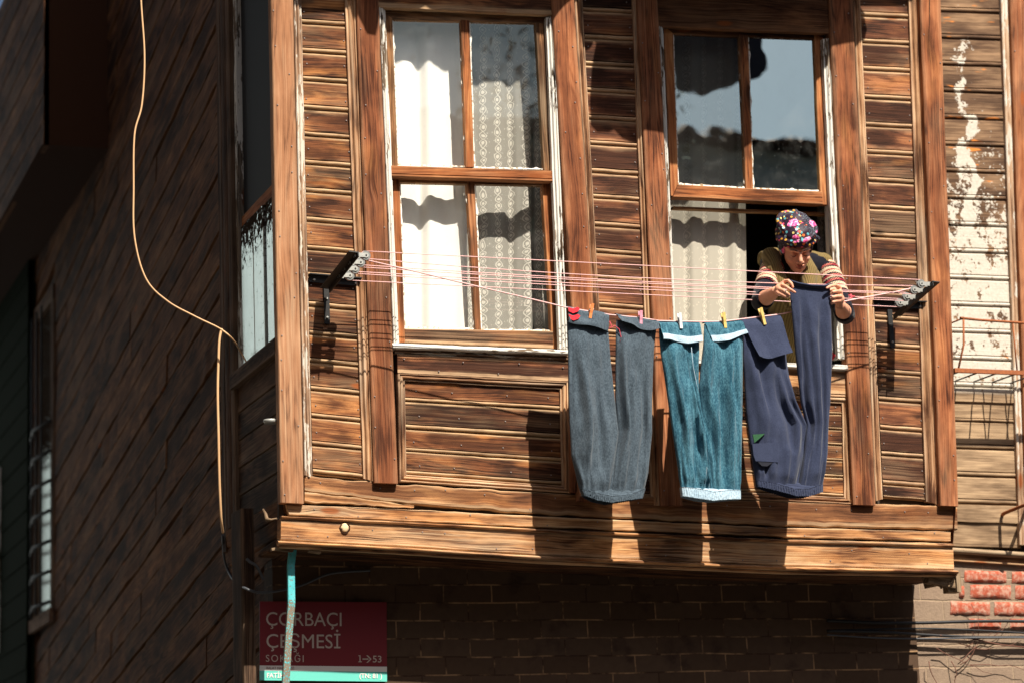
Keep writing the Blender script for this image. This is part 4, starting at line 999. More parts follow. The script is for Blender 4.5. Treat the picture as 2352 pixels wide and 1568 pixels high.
mb.grid(rows+[rows[0]]); mb.build('rolled_hem', M['navy'], t3)
mb = MB()
def patch(mb, q, Y, n=1):
    c = [A(x, y, Y) for x, y in q]; b = len(mb.v); mb.v += c + [p+V((0,.006,0)) for p in c]; m = len(c)
    mb.face([b+i for i in range(m)]); 
    for i in range(m): mb.face((b+i, b+(i+1) % m, b+m+(i+1) % m, b+m+i))
patch(mb, [(1729,997),(1757,995),(1733,1016)], YT-.047); mb.build('green_patch', M['green'], t3)
mb = MB(); patch(mb, [(1728,1018),(1731,1045),(1736,1058),(1760,1059),(1788,1061),(1787,1015)], YT-.045); mb.build('pocket', M['navy'], t3)
mb = MB(); patch(mb, [(1741,1060),(1750,1069),(1762,1070),(1776,1061)], YT-.043); mb.build('pocket_opening', M['slit'], t3)

# ------------------------------------------------------------------ pegs
for (x, y, ang, mat, lab, L_) in ((1357,715,12,'pin_o','orange peg on the red-printed hem of the charcoal trousers',34),(1471,731,2,'pin_p','pink peg on the plain hem of the charcoal trousers',34),(1562,737,-4,'pin_w','white peg on the left hem of the teal denim trousers',36),(1663,736,-6,'pin_y','yellow peg on the right hem of the teal denim trousers',36),(1751,727,-14,'pin_y','yellow peg on the folded hem of the navy trousers',40)):
    c = A(x, y, YT-.020); t = thing('clothes_peg', lab, 'peg', c, 'pegs on the clothesline')
    Mx = Euler((0, math.radians(ang), 0)).to_matrix(); h = L_/480
    for sy in (-1, 1):
        mb = MB()
        pr = [(0,.0), (.35,.001), (.5,.0035), (.8,.005), (1,.007)]
        rows = []
        for (q, o_) in pr:
            zc = -h/2 + q*h
            rows.append([c + Mx @ V((dx_, sy*(.0015+o_+th_), zc)) for dx_, th_ in ((-.007,0),(.007,0),(.007,.005),(-.007,.005))])
        b = mb.grid(rows, closed=True, sm=False); mb.face((b,b+1,b+2,b+3)); e = b+4*(len(rows)-1); mb.face((e,e+1,e+2,e+3))
        mb.build('jaw', M[mat], t, fixn=True)
    mb = MB(); mb.tube([c+Mx @ V((-.010,0,.004)), c+Mx @ V((.010,0,.004))], .0035, 8); mb.tube([c+Mx @ V((.008,-.010,.0)), c+Mx @ V((.008,-.012,.012)), c+Mx @ V((.008,.012,.012))], .0009, 5)
    mb.build('spring', M['zinc'], t)

# ------------------------------------------------------------------ the woman
def skin_mat():
    t = NT('skin'); n_ = t.noise(t.geo(), 60, 4, .6); n2 = t.noise(t.geo(), 12, 2)
    col = t.mix(n_, lin(218, 158, 126), lin(232, 178, 146)); col = t.mix(t.math('MULTIPLY', n2, .4), col, lin(196, 112, 92))
    t.bsdf(col, .55, n_, .15, .001, spec=.35, Subsurface_Weight=.12, Subsurface_Radius=(.01,.004,.002)); return t.m
M['skin'] = skin_mat()
M['brow'] = simple('brow_hair', lin(34, 22, 18), .8); M['lip'] = simple('lips', lin(148, 76, 66), .5)
HP = math.radians(37)
HC = A(1829, 570, -.150)
HM = Euler((HP, math.radians(-2), math.radians(-17))).to_matrix()
def H(x, y, z): return HC + HM @ V((x, y, z))
sk = MB()
def hb(x, y, z, rx, ry, rz, n=18): sk.ball(H(x, y, z), rx, ry, rz, HM, n)
hb(0,.010,.030,.073,.088,.085); hb(0,-.028,-.030,.064,.060,.066); hb(0,-.060,-.094,.024,.024,.018); hb(0,-.048,-.075,.042,.036,.030)
for s in (-1, 1):
    hb(s*.034,-.058,-.030,.024,.024,.022); hb(s*.012,-.100,-.036,.008,.010,.007); hb(s*.031,-.0745,-.002,.0150,.0130,.0115); hb(s*.074,.012,-.010,.010,.018,.028)
    sk.tube([H(s*.050,-.070,.020), H(s*.030,-.086,.024), H(s*.008,-.090,.018)], [.009,.010,.009], 10)
sk.tube([H(0,-.088,.014), H(0,-.100,-.010), H(0,-.114,-.028)], [.008,.0095,.012], 12); hb(0,-.112,-.031,.013,.012,.011)
sk.tube([H(-.024,-.084,-.058), H(-.008,-.098,-.055), H(0,-.097,-.057), H(.008,-.098,-.055), H(.024,-.084,-.058)], [.003,.006,.005,.006,.003], 8)
sk.tube([H(-.021,-.083,-.067), H(0,-.095,-.070), H(.021,-.083,-.067)], [.004,.0075,.004], 8)
NR = A(1838, 612, .045)                                   # root of the neck
sk.tube([H(0,.035,-.03), (H(0,.035,-.08)+NR)/2, NR], [.055,.052,.062], 16)
shL = A(1778, 606, .015); shR = A(1898, 612, .015)
elL = A(1748, 692, -.165); elR = A(1941, 722, -.175)
wrL = A(1784, 668, -.335); wrR = A(1929, 700, -.345)
hip = V((A(1850, 800, .2).x, .33, A(1850, 860, .2).z))
chest = (shL+shR)/2 + V((0, .05, -.10)); waist = V((lerp(chest.x, hip.x, .5), .18, lerp(chest.z, hip.z, .55)))
sk.tube([(shL+shR)/2+V((0,.02,.0)), chest, waist, hip], [.085,.135,.120,.15], 20)
sk.tube([shL+V((.01,.02,-.01)), (shL+shR)/2+V((0,.03,-.005)), shR+V((-.01,.02,-.01))], [.050,.062,.050], 16)
fl = z0+.01
for s in (-1, 1): sk.tube([hip+V((s*.08,0,0)), V((hip.x+s*.09, hip.y+.03, lerp(hip.z, fl, .5))), V((hip.x+s*.09, hip.y+.06, fl+.08))], [.09,.06,.045], 14); sk.tube([V((hip.x+s*.09, hip.y+.07, fl+.04)), V((hip.x+s*.09, hip.y-.10, fl+.03))], [.04,.03], 12)
for (sh, el, wr) in ((shL, elL, wrL), (shR, elR, wrR)):
    sk.tube([sh, sh.lerp(el, .5), el], [.050,.044,.038], 16); sk.ball(el, .038)
    d = wr-el; sk.tube([el, el+d*.3, el+d*.7, wr], [.037,.040,.031,.0235], 16)
def hand(mb, wr, kn, palm_r, fingers, thumb):
    """wrist to knuckles, then five separate jointed fingers"""
    c = sum(kn, V((0,0,0)))/4
    for k in kn: mb.tube([wr, wr.lerp(k, .55), k], [.018,.015,.0105], 10)
    mb.ball(wr.lerp(c, .55), palm_r, palm_r*.9, palm_r)
    for k, f_ in zip(kn, fingers):
        pts = [k]+f_; r = [.0098,.0090,.0082,.0066][:len(pts)]
        mb.tube(pts, r, 9)
        for p, q in zip(pts, r): mb.ball(p, q, n=8)
    r = [.0135,.0115,.0100,.0080]
    mb.tube(thumb, r[:len(thumb)], 9)
    for p, q in zip(thumb, r): mb.ball(p, q, n=8)
G = lambda x, y, Y: A(x, y, Y)
hand(sk, wrL, [G(1803,646,-.372), G(1797,655,-.378), G(1792,665,-.376), G(1788,674,-.370)], .024,
     [[G(1811,645,-.400), G(1818,652,-.412), G(1821,660,-.414)],
      [G(1806,659,-.412), G(1816,666,-.418), G(1826,672,-.416)],
      [G(1800,668,-.406), G(1808,674,-.412), G(1813,678,-.410)],
      [G(1796,677,-.396), G(1803,681,-.402), G(1810,682,-.400)]],
     [G(1792,662,-.350), G(1800,650,-.352), G(1811,646,-.356), G(1820,652,-.360)])
hand(sk, wrR, [G(1928,660,-.376), G(1931,670,-.382), G(1931,681,-.380), G(1928,691,-.372)], .024,
     [[G(1918,655,-.405), G(1908,657,-.418), G(1899,662,-.420)],
      [G(1921,669,-.408), G(1913,671,-.412), G(1908,676,-.402)],
      [G(1921,681,-.408), G(1913,683,-.410), G(1909,687,-.400)],
      [G(1919,692,-.398), G(1913,694,-.402), G(1910,696,-.394)]],
     [G(1930,680,-.350), G(1922,668,-.352), G(1913,665,-.356), G(1904,667,-.358)])
pers = thing('person', 'woman in a floral headscarf and olive vest leaning out to hang trousers', 'person', V((hip.x, hip.y, z0)))
body = sk.build('body', M['skin'], pers); remesh(body, .0034, 2)
body['label'] = 'bare forearms and face looking down'
for s in (-1, 1):
    mb = MB(); mb.tube([H(s*.016,-.097,.024), H(s*.032,-.097,.031), H(s*.050,-.082,.026)], [.0018,.0026,.0010], 6); mb.build('eyebrow', M['brow'], pers); mb = MB()
    mb.tube([H(s*.018,-.0825,-.006), H(s*.030,-.0885,-.010), H(s*.044,-.0790,-.006)], [.0014,.0022,.0012], 6); mb.build('eyelashes', M['brow'], pers)
mb = MB(); mb.tube([H(-.022,-.0865,-.0585), H(-.008,-.1015,-.056), H(0,-.1005,-.058), H(.008,-.1015,-.056), H(.022,-.0865,-.0585)], [.002,.0044,.0036,.0044,.002], 8); mb.tube([H(-.018,-.086,-.067), H(0,-.0995,-.069), H(.018,-.086,-.067)], [.003,.0055,.003], 8)
mb.build('lips', M['lip'], pers)
mb = MB(); c_ = G(1803,669.5,-.409); mb.tube([c_+V((.0, .009*math.cos(q*math.pi/6), .009*math.sin(q*math.pi/6))) for q in range(13)], .0014, 6); mb.build('ring', M['zinc'], pers)
def scarf_mat():
    t = NT('floral_scarf'); p = t.obj(); n0 = t.noise(p, 7, 2)
    v = t.n('TexVoronoi', feature='F1'); t.set(v.inputs['Vector'], p); v.inputs['Scale'].default_value = 64
    v2 = t.n('TexVoronoi', feature='F1'); t.set(v2.inputs['Vector'], p); v2.inputs['Scale'].default_value = 16
    v3 = t.n('TexVoronoi', feature='F1'); t.set(v3.inputs['Vector'], p); v3.inputs['Scale'].default_value = 210
    s1 = t.n('SeparateColor'); t.t.links.new(v.outputs['Color'], s1.inputs[0]); s2 = t.n('SeparateColor'); t.t.links.new(v2.outputs['Color'], s2.inputs[0])
    base = lin(38, 18, 38)
    dots = t.ramp(s1.outputs[0], [(0, lin(206,150,52)),(.2, lin(86,160,170)),(.4, lin(214,74,110)),(.55, lin(220,200,120)),(.7, lin(226,110,50)),(.85, lin(180,220,220))], 'CONSTANT')
    md = t.math('MULTIPLY', t.math('LESS_THAN', v.outputs['Distance'], .46), t.math('GREATER_THAN', s1.outputs[1], .42)); md = t.math('MULTIPLY', md, t.step(n0, .43, .47))
    col = t.mix(t.math('MULTIPLY', t.math('LESS_THAN', v3.outputs['Distance'], .25), t.math('SUBTRACT', 1.0, t.step(n0, .42, .48))), base, lin(150, 190, 196)); col = t.mix(md, col, dots)
    mf = t.math('MULTIPLY', t.math('LESS_THAN', t.math('ADD', v2.outputs['Distance'], t.math('MULTIPLY', t.math('SUBTRACT', t.noise(p, 60, 2), .5), .5)), .44), t.math('GREATER_THAN', s2.outputs[0], .52))
    pet = t.ramp(t.noise(p, 90, 2), [(.35, lin(196, 40, 110)), (.5, lin(232, 96, 156)), (.62, lin(246, 190, 210))])
    col = t.mix(mf, col, pet)
    t.bsdf(col, .55, t.noise(p, 300, 2), .1, .001, spec=.25); return t.m
M['scarf'] = scarf_mat()
mb = MB()
def sb(x, y, z, a, b, c): mb.ball(H(x, y, z), a, b, c, HM, 20)
sb(0,.018,.066,.097,.106,.078); sb(.0,.055,.092,.092,.078,.066); sb(.0,.080,.115,.060,.050,.048); sb(.006,.095,.150,.024,.018,.020); sb(0,.07,-.005,.076,.060,.075)
def ring_(a, b, z_, r, ty=0, tx=0, cy=.012, n=40):
    mb.tube([H(a*math.cos(q*2*math.pi/n), cy+b*math.sin(q*2*math.pi/n), z_+ty*math.cos(q*2*math.pi/n)+tx*math.sin(q*2*math.pi/n)) for q in range(n+1)], r, 10)
ring_(.082,.092,.047,.013, .004, -.012); ring_(.090,.100,.062,.013, -.012, .010); ring_(.094,.102,.088,.012,.016,.020); ring_(.086,.086,.112,.013,-.016,.03,.035); sb(-.068,.02,.012,.020,.045,.050); sb(.068,.02,.012,.020,.045,.050); sb(.0,.07,.125,.075,.06,.040)
sb(.092,.020,.085,.020,.030,.030); mb.tube([H(.086,-.02,.07), H(.108,-.01,.05), H(.100,.0,.02)], [.008,.012,.004], 8); sb(-.088,-.01,.062,.020,.035,.018)
sc_ = mb.build('headscarf', M['scarf'], pers); remesh(sc_, .0034, 2)
# knitwear
def knit_mat(name, c1, c2, axis_sc=140, rib=True):
    t = NT(name); p = t.obj(); mp = t.n('Mapping'); t.t.links.new(p, mp.inputs[0]); mp.inputs['Scale'].default_value = (1, .4, .25)
    sp = t.n('SeparateXYZ'); t.t.links.new(p, sp.inputs[0]); rb = t.math('MULTIPLY_ADD', t.math('SINE', t.math('MULTIPLY', t.math('ADD', sp.outputs[0], t.math('MULTIPLY', t.noise(p, 6), .02)), 620.0)), .5, .5)
    n_ = t.noise(mp.outputs[0], 380, 2); f = t.math('MULTIPLY_ADD', rb, .5 if rib else .1, t.math('MULTIPLY', n_, .5))
    t.bsdf(t.mix(f, c1, c2), .95, f, .6, .004, spec=.08, Sheen_Weight=.12); return t.m
M['vest'] = knit_mat('olive_knit', lin(78, 62, 34), lin(142, 122, 78)); M['jumper'] = knit_mat('black_knit', lin(14, 14, 22), lin(40, 40, 52), rib=False)
def fairisle():
    t = NT('patterned_knit_band'); uvv, u, v = t.uv()
    st = t.ramp(t.math('FRACT', t.math('DIVIDE', u, .110)), [(0, lin(20,20,30)),(.03, lin(150,30,48)),(.16, lin(24,22,32)),(.24, lin(206,184,156)),(.40, lin(160,70,66)),(.48, lin(206,184,156)),(.64, lin(24,22,32)),(.74, lin(150,36,50)),(.86, lin(200,178,150)),(.94, lin(20,20,30))], 'CONSTANT')
    chk = t.n('TexChecker'); t.set(chk.inputs['Vector'], t.xyz(u, v)); chk.inputs['Scale'].default_value = 130
    vv = t.math('GREATER_THAN', t.math('MULTIPLY', t.math('SINE', t.math('MULTIPLY', u, 480.0)), t.math('SINE', t.math('MULTIPLY', v, 480.0))), .25)
    col = t.mix(t.math('MULTIPLY', vv, .85), st, t.mix(t.step(t.noise(uvv, 20), .4, .6), lin(40, 30, 40), lin(196, 168, 140)))
    t.bsdf(col, .95, t.noise(uvv, 500, 2), .6, .003, spec=.08); return t.m
M['fair'] = fairisle()
mb = MB()
for (sh, el, wr) in ((shL, elL, wrL), (shR, elR, wrR)):
    d = el-sh; f_ = wr-el
    mb.tube([sh+V((0,.03,.01)), sh+d*.15, sh+d*.5, sh+d*.85, el+d.normalized()*.012], [.058,.057,.054,.052,.048], 20)
    mb.ball(el, .051, .051, .051); mb.tube([el, el+f_*.22, el+f_*.30], [.050,.050,.048], 20)
mb.tube([(shL+shR)/2+V((0,.05,.0)), chest+V((0,.02,0)), waist], [.10,.145,.135], 20)
mb.tube([shL+V((.0,.02,0)), (shL+shR)/2+V((0,.03,.010)), shR+V((0,.02,0))], [.066,.088,.066], 16)
j = mb.build('jumper', M['jumper'], pers); remesh(j, .006, 3)
for (sh, el) in ((shL, elL), (shR, elR)):
    mb = MB(); d = el-sh; n = 12
    mb.tube([sh+d*(.10+.55*q/n) for q in range(n+1)], [.0585+.0025*math.sin(q/n*math.pi) for q in range(n+1)], 32, cap=False)
    mb.build('patterned_sleeve', M['fair'], pers)
mb = MB()
nk = A(1838, 622, -.02)
mb.tube([(shL+shR)/2+V((0,.03,-.005)), chest+V((0,.0,.0)), waist+V((0,-.01,0)), hip+V((0,-.03,0))], [.10,.158,.150,.175], 28)
for s, sh in ((-1, shL), (1, shR)):
    mb.tube([V((HC.x+s*.045, .03, sh.z+.045)), V((HC.x+s*.085, -.03, sh.z+.03)), V((HC.x+s*.10, -.085, sh.z-.06)), V((HC.x+s*.07, -.115, sh.z-.16)), V((HC.x+s*.03, -.12, sh.z-.26))], [.038,.046,.044,.040,.03], 14)
mb.tube([V((HC.x-.08,.06,shL.z+.03)), V((HC.x,.085,shL.z+.055)), V((HC.x+.08,.06,shR.z+.03))], [.045,.05,.045], 14)
mb.ball(shL+V((.015,.015,.012)), .062); mb.ball(shR+V((-.015,.015,.012)), .062)
mb.tube([shL+V((.03,.02,.012)), (shL+shR)/2+V((0,.03,.012)), shR+V((-.03,.02,.012))], [.064,.086,.064], 16)
vs = mb.build('vest', M['vest'], pers); remesh(vs, .006, 3)
mb = MB(); mb.tube([hip+V((0,0,.03)), V((hip.x, hip.y+.02, lerp(hip.z, fl, .5))), V((hip.x, hip.y+.03, lerp(hip.z, fl, .85)))], [.185,.21,.24], 24); mb.build('skirt', M['jumper'], pers)
mb = MB()
for (x, y) in ((1911,812),(1912,822),(1915,816)): mb.ball(A(x, y, -.01), .009, n=8)
tag(mb.build('red_toy', M['red']), 'small red trinket on the sill at the right end of the open window', 'trinket')

# ------------------------------------------------------------------ street sign
SQ = [A(597,1380,YG-.022), A(888,1382,YG-.022), A(889,1564,YG-.022), A(597,1561,YG-.022)]
def sgn(zx, zy, off=0.0):                                 # position on the sign, from a 2120 x 1350 design grid
    s = (zx-88)/2117.; t = (zy-(105+25*s))/1349.
    p = SQ[0].lerp(SQ[1], s).lerp(SQ[3].lerp(SQ[2], s), t); return p + V((0, -off, 0))
sg_ = thing('street_sign', 'dark red street name plate above a white and a turquoise stripe, on the brick wall', 'sign', SQ[3])
M['sred'] = simple('sign_red', lin(118, 20, 30), .5, 0, .05, 5); M['swhite'] = simple('sign_white', lin(224, 220, 214), .4); M['slett'] = simple('sign_letter', lin(196, 180, 168), .5); M['sturq'] = simple('sign_turquoise', lin(104, 198, 182), .35, 0, .05, 5)
def plate(name, z0_, z1_, mat, off):
    mb = MB(); c = [sgn(88, 105+z0_, off), sgn(2205, 130+z0_, off), sgn(2205, 130+z1_, off), sgn(88, 105+z1_, off)]
    b = len(mb.v); d = V((0, .012, 0)); mb.v += c+[p+d for p in c]
    for f in ((0,3,2,1),(4,5,6,7),(0,1,5,4),(1,2,6,5),(2,3,7,6),(3,0,4,7)): mb.face([b+i for i in f])
    return mb.build(name, mat, sg_)
pr_ = plate('red_panel', 0, 1096, M['sred'], 0); pw_ = plate('white_stripe', 1096.5, 1185, M['swhite'], 0); pt_ = plate('turquoise_stripe', 1185.5, 1349, M['sturq'], 0)
def text(name, s, x0, x1, ybase, cap, par, mat, off=.0022, bold=.0, sp=1.0):
    def mesh_of(q):
        cu = bpy.data.curves.new('t', 'FONT'); cu.body = q; cu.space_character = sp; cu.offset = bold; cu.resolution_u = 4
        o = bpy.data.objects.new('t', cu); C.objects.link(o); dg = bpy.context.evaluated_depsgraph_get(); dg.update()
        me = bpy.data.meshes.new_from_object(o.evaluated_get(dg)); bpy.data.objects.remove(o); return me
    hc = max(v.co.y for v in mesh_of('H').vertices); me = mesh_of(s); xs = [v.co.x for v in me.vertices]; a, b = min(xs), max(xs)
    mb = MB(); mb.v = [sgn(x0+(v.co.x-a)/(b-a)*(x1-x0), ybase - v.co.y/hc*cap + (x0+(v.co.x-a)/(b-a)*(x1-x0)-x0)*.012, off) for v in me.vertices]
    for p in me.polygons: mb.face(list(p.vertices))
    return mb.build(name, mat, par)
text('lettering', 'ÇORBAÇI', 188, 1438, 520, 228, pr_, M['slett'])
text('lettering', 'ÇEŞMESİ', 193, 1418, 900, 232, pr_, M['slett'])
text('lettering', 'SOKAĞI', 183, 805, 1138, 116, pr_, M['slett'], sp=1.25)
text('lettering', '53', 1962, 2110, 1153, 112, pr_, M['slett'], bold=.01)
mb = MB()
def poly2(pts, off=.0022): b = len(mb.v); mb.v += [sgn(x, y, off) for x, y in pts]; mb.face([b+i for i in range(len(pts))][::-1])
poly2([(1788,1088),(1890,1088),(1890,1108),(1788,1108)]); poly2([(1852,1036),(1880,1036),(1942,1098),(1915,1098)]); poly2([(1915,1098),(1942,1098),(1880,1160),(1852,1160)])
mb.build('arrow', M['slett'], pr_)
mb = MB(); poly2([(1738,1040),(1756,1040),(1756,1136),(1738,1136)]); poly2([(1720,1034),(1756,1034),(1756,1040.5),(1738,1048),(1720,1048)]); poly2([(1720,1136.5),(1776,1136.5),(1776,1151),(1720,1151)]); mb.build('lettering', M['slett'], pr_)
text('lettering', 'BALAT MAHALLESİ', 193, 650, 1266, 40, pw_, M['sred'])
text('lettering', 'FATİH', 200, 480, 1408, 78, pt_, M['swhite'], bold=.02); text('lettering', '(TN: 81 )', 1735, 2118, 1418, 76, pt_, M['swhite'], bold=.02)

# ------------------------------------------------------------------ turquoise prop
def polemat():
    t = NT('flaking_turquoise_paint'); p = t.geo(); sp = t.n('SeparateXYZ'); t.t.links.new(p, sp.inputs[0]); zz = A(660, 1385, .05).z
    n1 = t.noise(p, 130, 5, .7); n2 = t.noise(p, 30, 3)
    wear = t.math('ADD', n1, t.math('MULTIPLY', t.step(sp.outputs[2], zz+.03, zz-.02), .16)); m_ = t.step(wear, .58, .62)
    col = t.mix(n2, lin(46, 158, 166), lin(112, 206, 208)); col = t.mix(m_, col, t.mix(n1, lin(70, 60, 52), lin(156, 140, 120)))
    t.bsdf(col, .7, t.math('SUBTRACT', 1.0, m_), .5, .002, spec=.25); return t.m
M['pole'] = polemat()
mb = MB(); pp = [A(672,1262,.055), A(668,1300,.055), A(669,1385,.052), A(662,1470,.05), A(656,1568,.05), A(640,1900,.05)]
pp.append(V((pp[-1].x-.02, .05, 0)))
rows = []
for i, p in enumerate(pp):
    w = (.017,.016,.0165,.0155,.0165,.017,.018)[i]
    rows.append([p+V((-w,-.008,0)), p+V((-w*.9,-.010,0)), p+V((w*.9,-.010,0)), p+V((w,-.008,0)), p+V((w,.01,0)), p+V((-w,.01,0))])
mb.grid(rows, closed=True, sm=False); mb.face([len(mb.v)-6*len(rows)+i for i in range(6)])
tag(mb.build('prop_pole', M['pole'], fixn=True), 'thin flaking turquoise pole standing in front of the street sign', 'pole')

# ------------------------------------------------------------------ cables
def cable(name, pts, r, mat, label, n=60):
    P = [V(p) for p in pts]; out = []
    for i in range(len(P)-1):
        p0, p1, p2, p3 = P[max(i-1,0)], P[i], P[i+1], P[min(i+2, len(P)-1)]
        for k in range(10):
            t = k/10; out.append(.5*((2*p1)+(-p0+p2)*t+(2*p0-5*p1+4*p2-p3)*t*t+(-p0+3*p1-3*p2+p3)*t**3))
    out.append(P[-1]); mb = MB(); mb.tube(out, r, 8); return tag(mb.build(name, mat), label, 'cable')
XC = XL-.12
cable('cable', [A(x, y, .12) for x, y in ((318,-160),(324,0),(332,130),(326,240),(309,310),(307,430),(309,545),(335,640),(385,692),(450,728),(505,755))] + [A(535,780,.16), S(553,808,XL-.03), S(568,835,XL-.02)], .0042, M['cable'], 'cream cable swinging loose in front of the dark side wall', 60)
cable('cable', [A(509,755,.20), A(504,780,.2), A(502,820,.2), A(500,900,.2), A(502,1000,.2), A(504,1100,.22), A(508,1190,.26), A(512,1222,.32)], .0060, M['cable'], 'thick cream cable dropping straight down beside the bay')
cable('cable', [S(511,1228,XL-.02), S(516,1285,XS-.02), S(532,1325,XS-.02), A(560,1348,YG-.05), A(600,1360,YG-.05), A(660,1352,YG-.03), A(700,1340,YG-.02), A(760,1316,YG-.02), A(850,1309,YG-.015)], .006, M['cable2'], 'dark grey cable looping round the ground floor corner under the bay')
cable('cable', [A(566,1282,YG-.06), A(575,1290,YG-.06), A(590,1300,YG-.05), A(605,1330,YG-.04)], .007, M['cable2'], 'short grey cable end poking out under the bay corner')
for k, (y0_, y1_, r, lab) in enumerate(((1428,1436,.0085,'topmost black cable of the bundle on the sunlit wall'),(1447,1458,.005,'thin middle cable of the bundle on the sunlit wall'),(1455,1475,.0075,'thick lower black cable of the bundle on the sunlit wall'),(1462,1482,.004,'lowest thin grey cable of the bundle on the sunlit wall'))):
    cable('cable', [A(lerp(1900,3300,q/12), lerp(y0_-4, y1_+5, q/12)+4*math.sin(q*1.3+k*2), YG-.03-.008*k) for q in range(13)], r, M['black'] if k < 3 else M['cable2'], lab)
M['twig'] = simple('dry_vine', lin(104, 66, 50), .8)
tv = []
rr_ = random.Random(5)
tw = MB()
for k in range(9):
    x, y = 2110+rr_.uniform(0,120), 1465+rr_.uniform(0,70); pts = [(x, y)]; a = rr_.uniform(-1.2,1.2)
    for q in range(7):
        a += rr_.uniform(-.5,.5); x += 22*math.cos(a); y += 16*math.sin(a); pts.append((x, y))
    tw.tube([A(px, py, YG-.02-.02*abs(math.sin(i+k))) for i, (px, py) in enumerate(pts)], [.0028*(1-.08*i) for i in range(len(pts))], 5)
tw.tube([A(2108,1462,YG-.04), A(2160,1458,YG-.05), A(2230,1465,YG-.04), A(2300,1480,YG-.045), A(2400,1490,YG-.03)], .004, 6)
tag(tw.build('dry_vine', M['twig']), 'tangle of bare dry vine twigs below the cable bundle', 'vine')
# little metal cup on the side of the corner post
t = thing('metal_cup', 'small pale metal cup fixed to the shaded side of the corner post', 'cup', S(620, 970, XL-.03))
mb = MB(); c = S(621,966,XL-.055); mb.tube([c+V((0,0,.006)), c+V((0,0,.0)), c+V((0,0,-.012))], [.030,.032,.028], 20); mb.build('rim', M['zinc'], t)
mb = MB(); mb.box(c+V((.03,0,-.002)), .05, .012, .008, col=(.5,.5,.5)); mb.build('arm', M['zinc'], t)

# ------------------------------------------------------------------ rusty window basket at the right
M['rust'] = (lambda t: (t.bsdf(t.mix(t.noise(t.geo(), 60, 4, .7), lin(70, 34, 22), lin(196, 112, 56)), .8), t.m)[1])(NT('rusty_iron'))
bk = thing('window_basket', 'rusty iron basket of thin bars on the neighbouring window, cut by the frame', 'basket', A(2200, 862, YG))
Yf_ = YG-.26
zt_ = A(2213, 731, Yf_).z; zb2 = A(2200, 850, Yf_).z; xa = A(2213, 731, Yf_).x; xa2 = A(2202, 845, Yf_).x; xe = xa+1.0
mb = MB(); mb.tube([V((xa-.02, Yf_, zt_)), V((xa+.1, Yf_, zt_-.006)), V((xe, Yf_, zt_-.02))], .007, 8); mb.build('top_rail', M['rust'], bk)
mb = MB(); mb.box(V(((xa2-.02+xe)/2, Yf_, zb2)), xe-xa2+.04, .02, .022, col=(.5,.5,.5)); mb.build('bottom_rail', M['rust'], bk)
mb = MB(); mb.tube([V((xa, Yf_, zt_)), V((xa-.012, Yf_, (zt_+zb2)/2)), V((xa2-.005, Yf_, zb2))], .0055, 8); mb.tube([V((xe-.02, Yf_, zt_)), V((xe-.02, Yf_, zb2))], .0055, 8); mb.build('upright', M['rust'], bk)
for k in range(9):
    mb = MB(); x = xa2+.02+k*.115; mb.tube([V((x, Yf_, zb2)), V((x, YG, zb2+.0))], .0042, 6); mb.build('floor_bar', M['iron'], bk)
for k in range(6):
    mb = MB(); x = xa+.30+k*.14; mb.tube([V((x, Yf_, zt_-.01)), V((x, Yf_, zb2))], .0042, 6); mb.build('bar', M['rust'], bk)
mb = MB(); mb.tube([A(2300,1183,YG), A(2306,1178,YG-.04), A(2330,1168,YG-.12), A(2375,1150,Yf_), V((xe-.3, Yf_, zb2))], .010, 8); mb.build('brace', M['rust'], bk)
mb = MB(); mb.tube([V((xa-.01, YG, zt_+.0)), V((xa-.0, Yf_, zt_-.0))], .0042, 6); mb.build('side_bar', M['rust'], bk)

# ------------------------------------------------------------------ unseen washing above, its outline cut to cast the shadow on the bay
def shadow_cloth(name, pts, Yc, label, mat, seed):
    k = (Yc+.03)/(-SUN.y)
    base = [A(x, y, -.03) + (-SUN)*(k if k > 0 else -k) for x, y in pts]
    from mathutils.geometry import delaunay_2d_cdt
    bx = [p.x for p in base]; bz = [p.z for p in base]; pts = [V((p.x, p.z)) for p in base]; m_ = len(pts)
    gx = min(bx)+.02
    while gx < max(bx):
        gz = min(bz)+.02
        while gz < max(bz): pts.append(V((gx+R.uniform(-.004, .004), gz))); gz += .04
        gx += .04
    vv, ee, ff, _, _, _ = delaunay_2d_cdt(pts, [], [list(range(m_))], 1, 1e-5)
    bm = bmesh.new(); vs_ = [bm.verts.new(V((q.x, Yc, q.y))) for q in vv]
    for q in ff: bm.faces.new([vs_[i] for i in q])
    bmesh.ops.delete(bm, geom=[v for v in bm.verts if not v.link_faces], context='VERTS')
    for v in bm.verts: v.co.y += .025*math.sin(v.co.x*14+seed) + .012*nz(v.co.x*9, v.co.z*5, seed)
    bmesh.ops.solidify(bm, geom=bm.faces[:], thickness=.006)
    me = bpy.data.meshes.new(name); c = V((sum(p.x for p in base)/len(base), Yc, min(p.z for p in base)))
    for v in bm.verts: v.co -= c
    bm.to_mesh(me); bm.free(); me.materials.append(mat); o = bpy.data.objects.new(name, me); C.objects.link(o); o.location = c; rootloc[o.name] = c
    tag(o, label, 'laundry', 'unseen washing cut to shade the bay'); return base
M['darkcloth'] = fabric('dark_cotton', lin(30, 30, 38), lin(52, 50, 60))
z4 = lambda l: [(x*.3811+1254.8, y*.3811) for x, y in l]
z3 = lambda l: [(x*.5335+537.8, y*.5335) for x, y in l]
g1_ = shadow_cloth('shadow_washing', z4([(185,-260),(190,70),(205,190),(235,245),(285,215),(310,165),(325,175),(300,300),(285,520),(290,680),(330,712),(400,715),(430,705),(480,770),(530,818),(700,850),(780,905),(950,890),(1200,845),(1450,640),(1620,470),(1700,360),(1712,275),(1870,270),(1935,215),(1950,160),(1930,60),(1890,-20),(1890,-260)]), -.75, 'unseen dark washing on the upper line, cut to shade the open window', M['darkcloth'], 1)
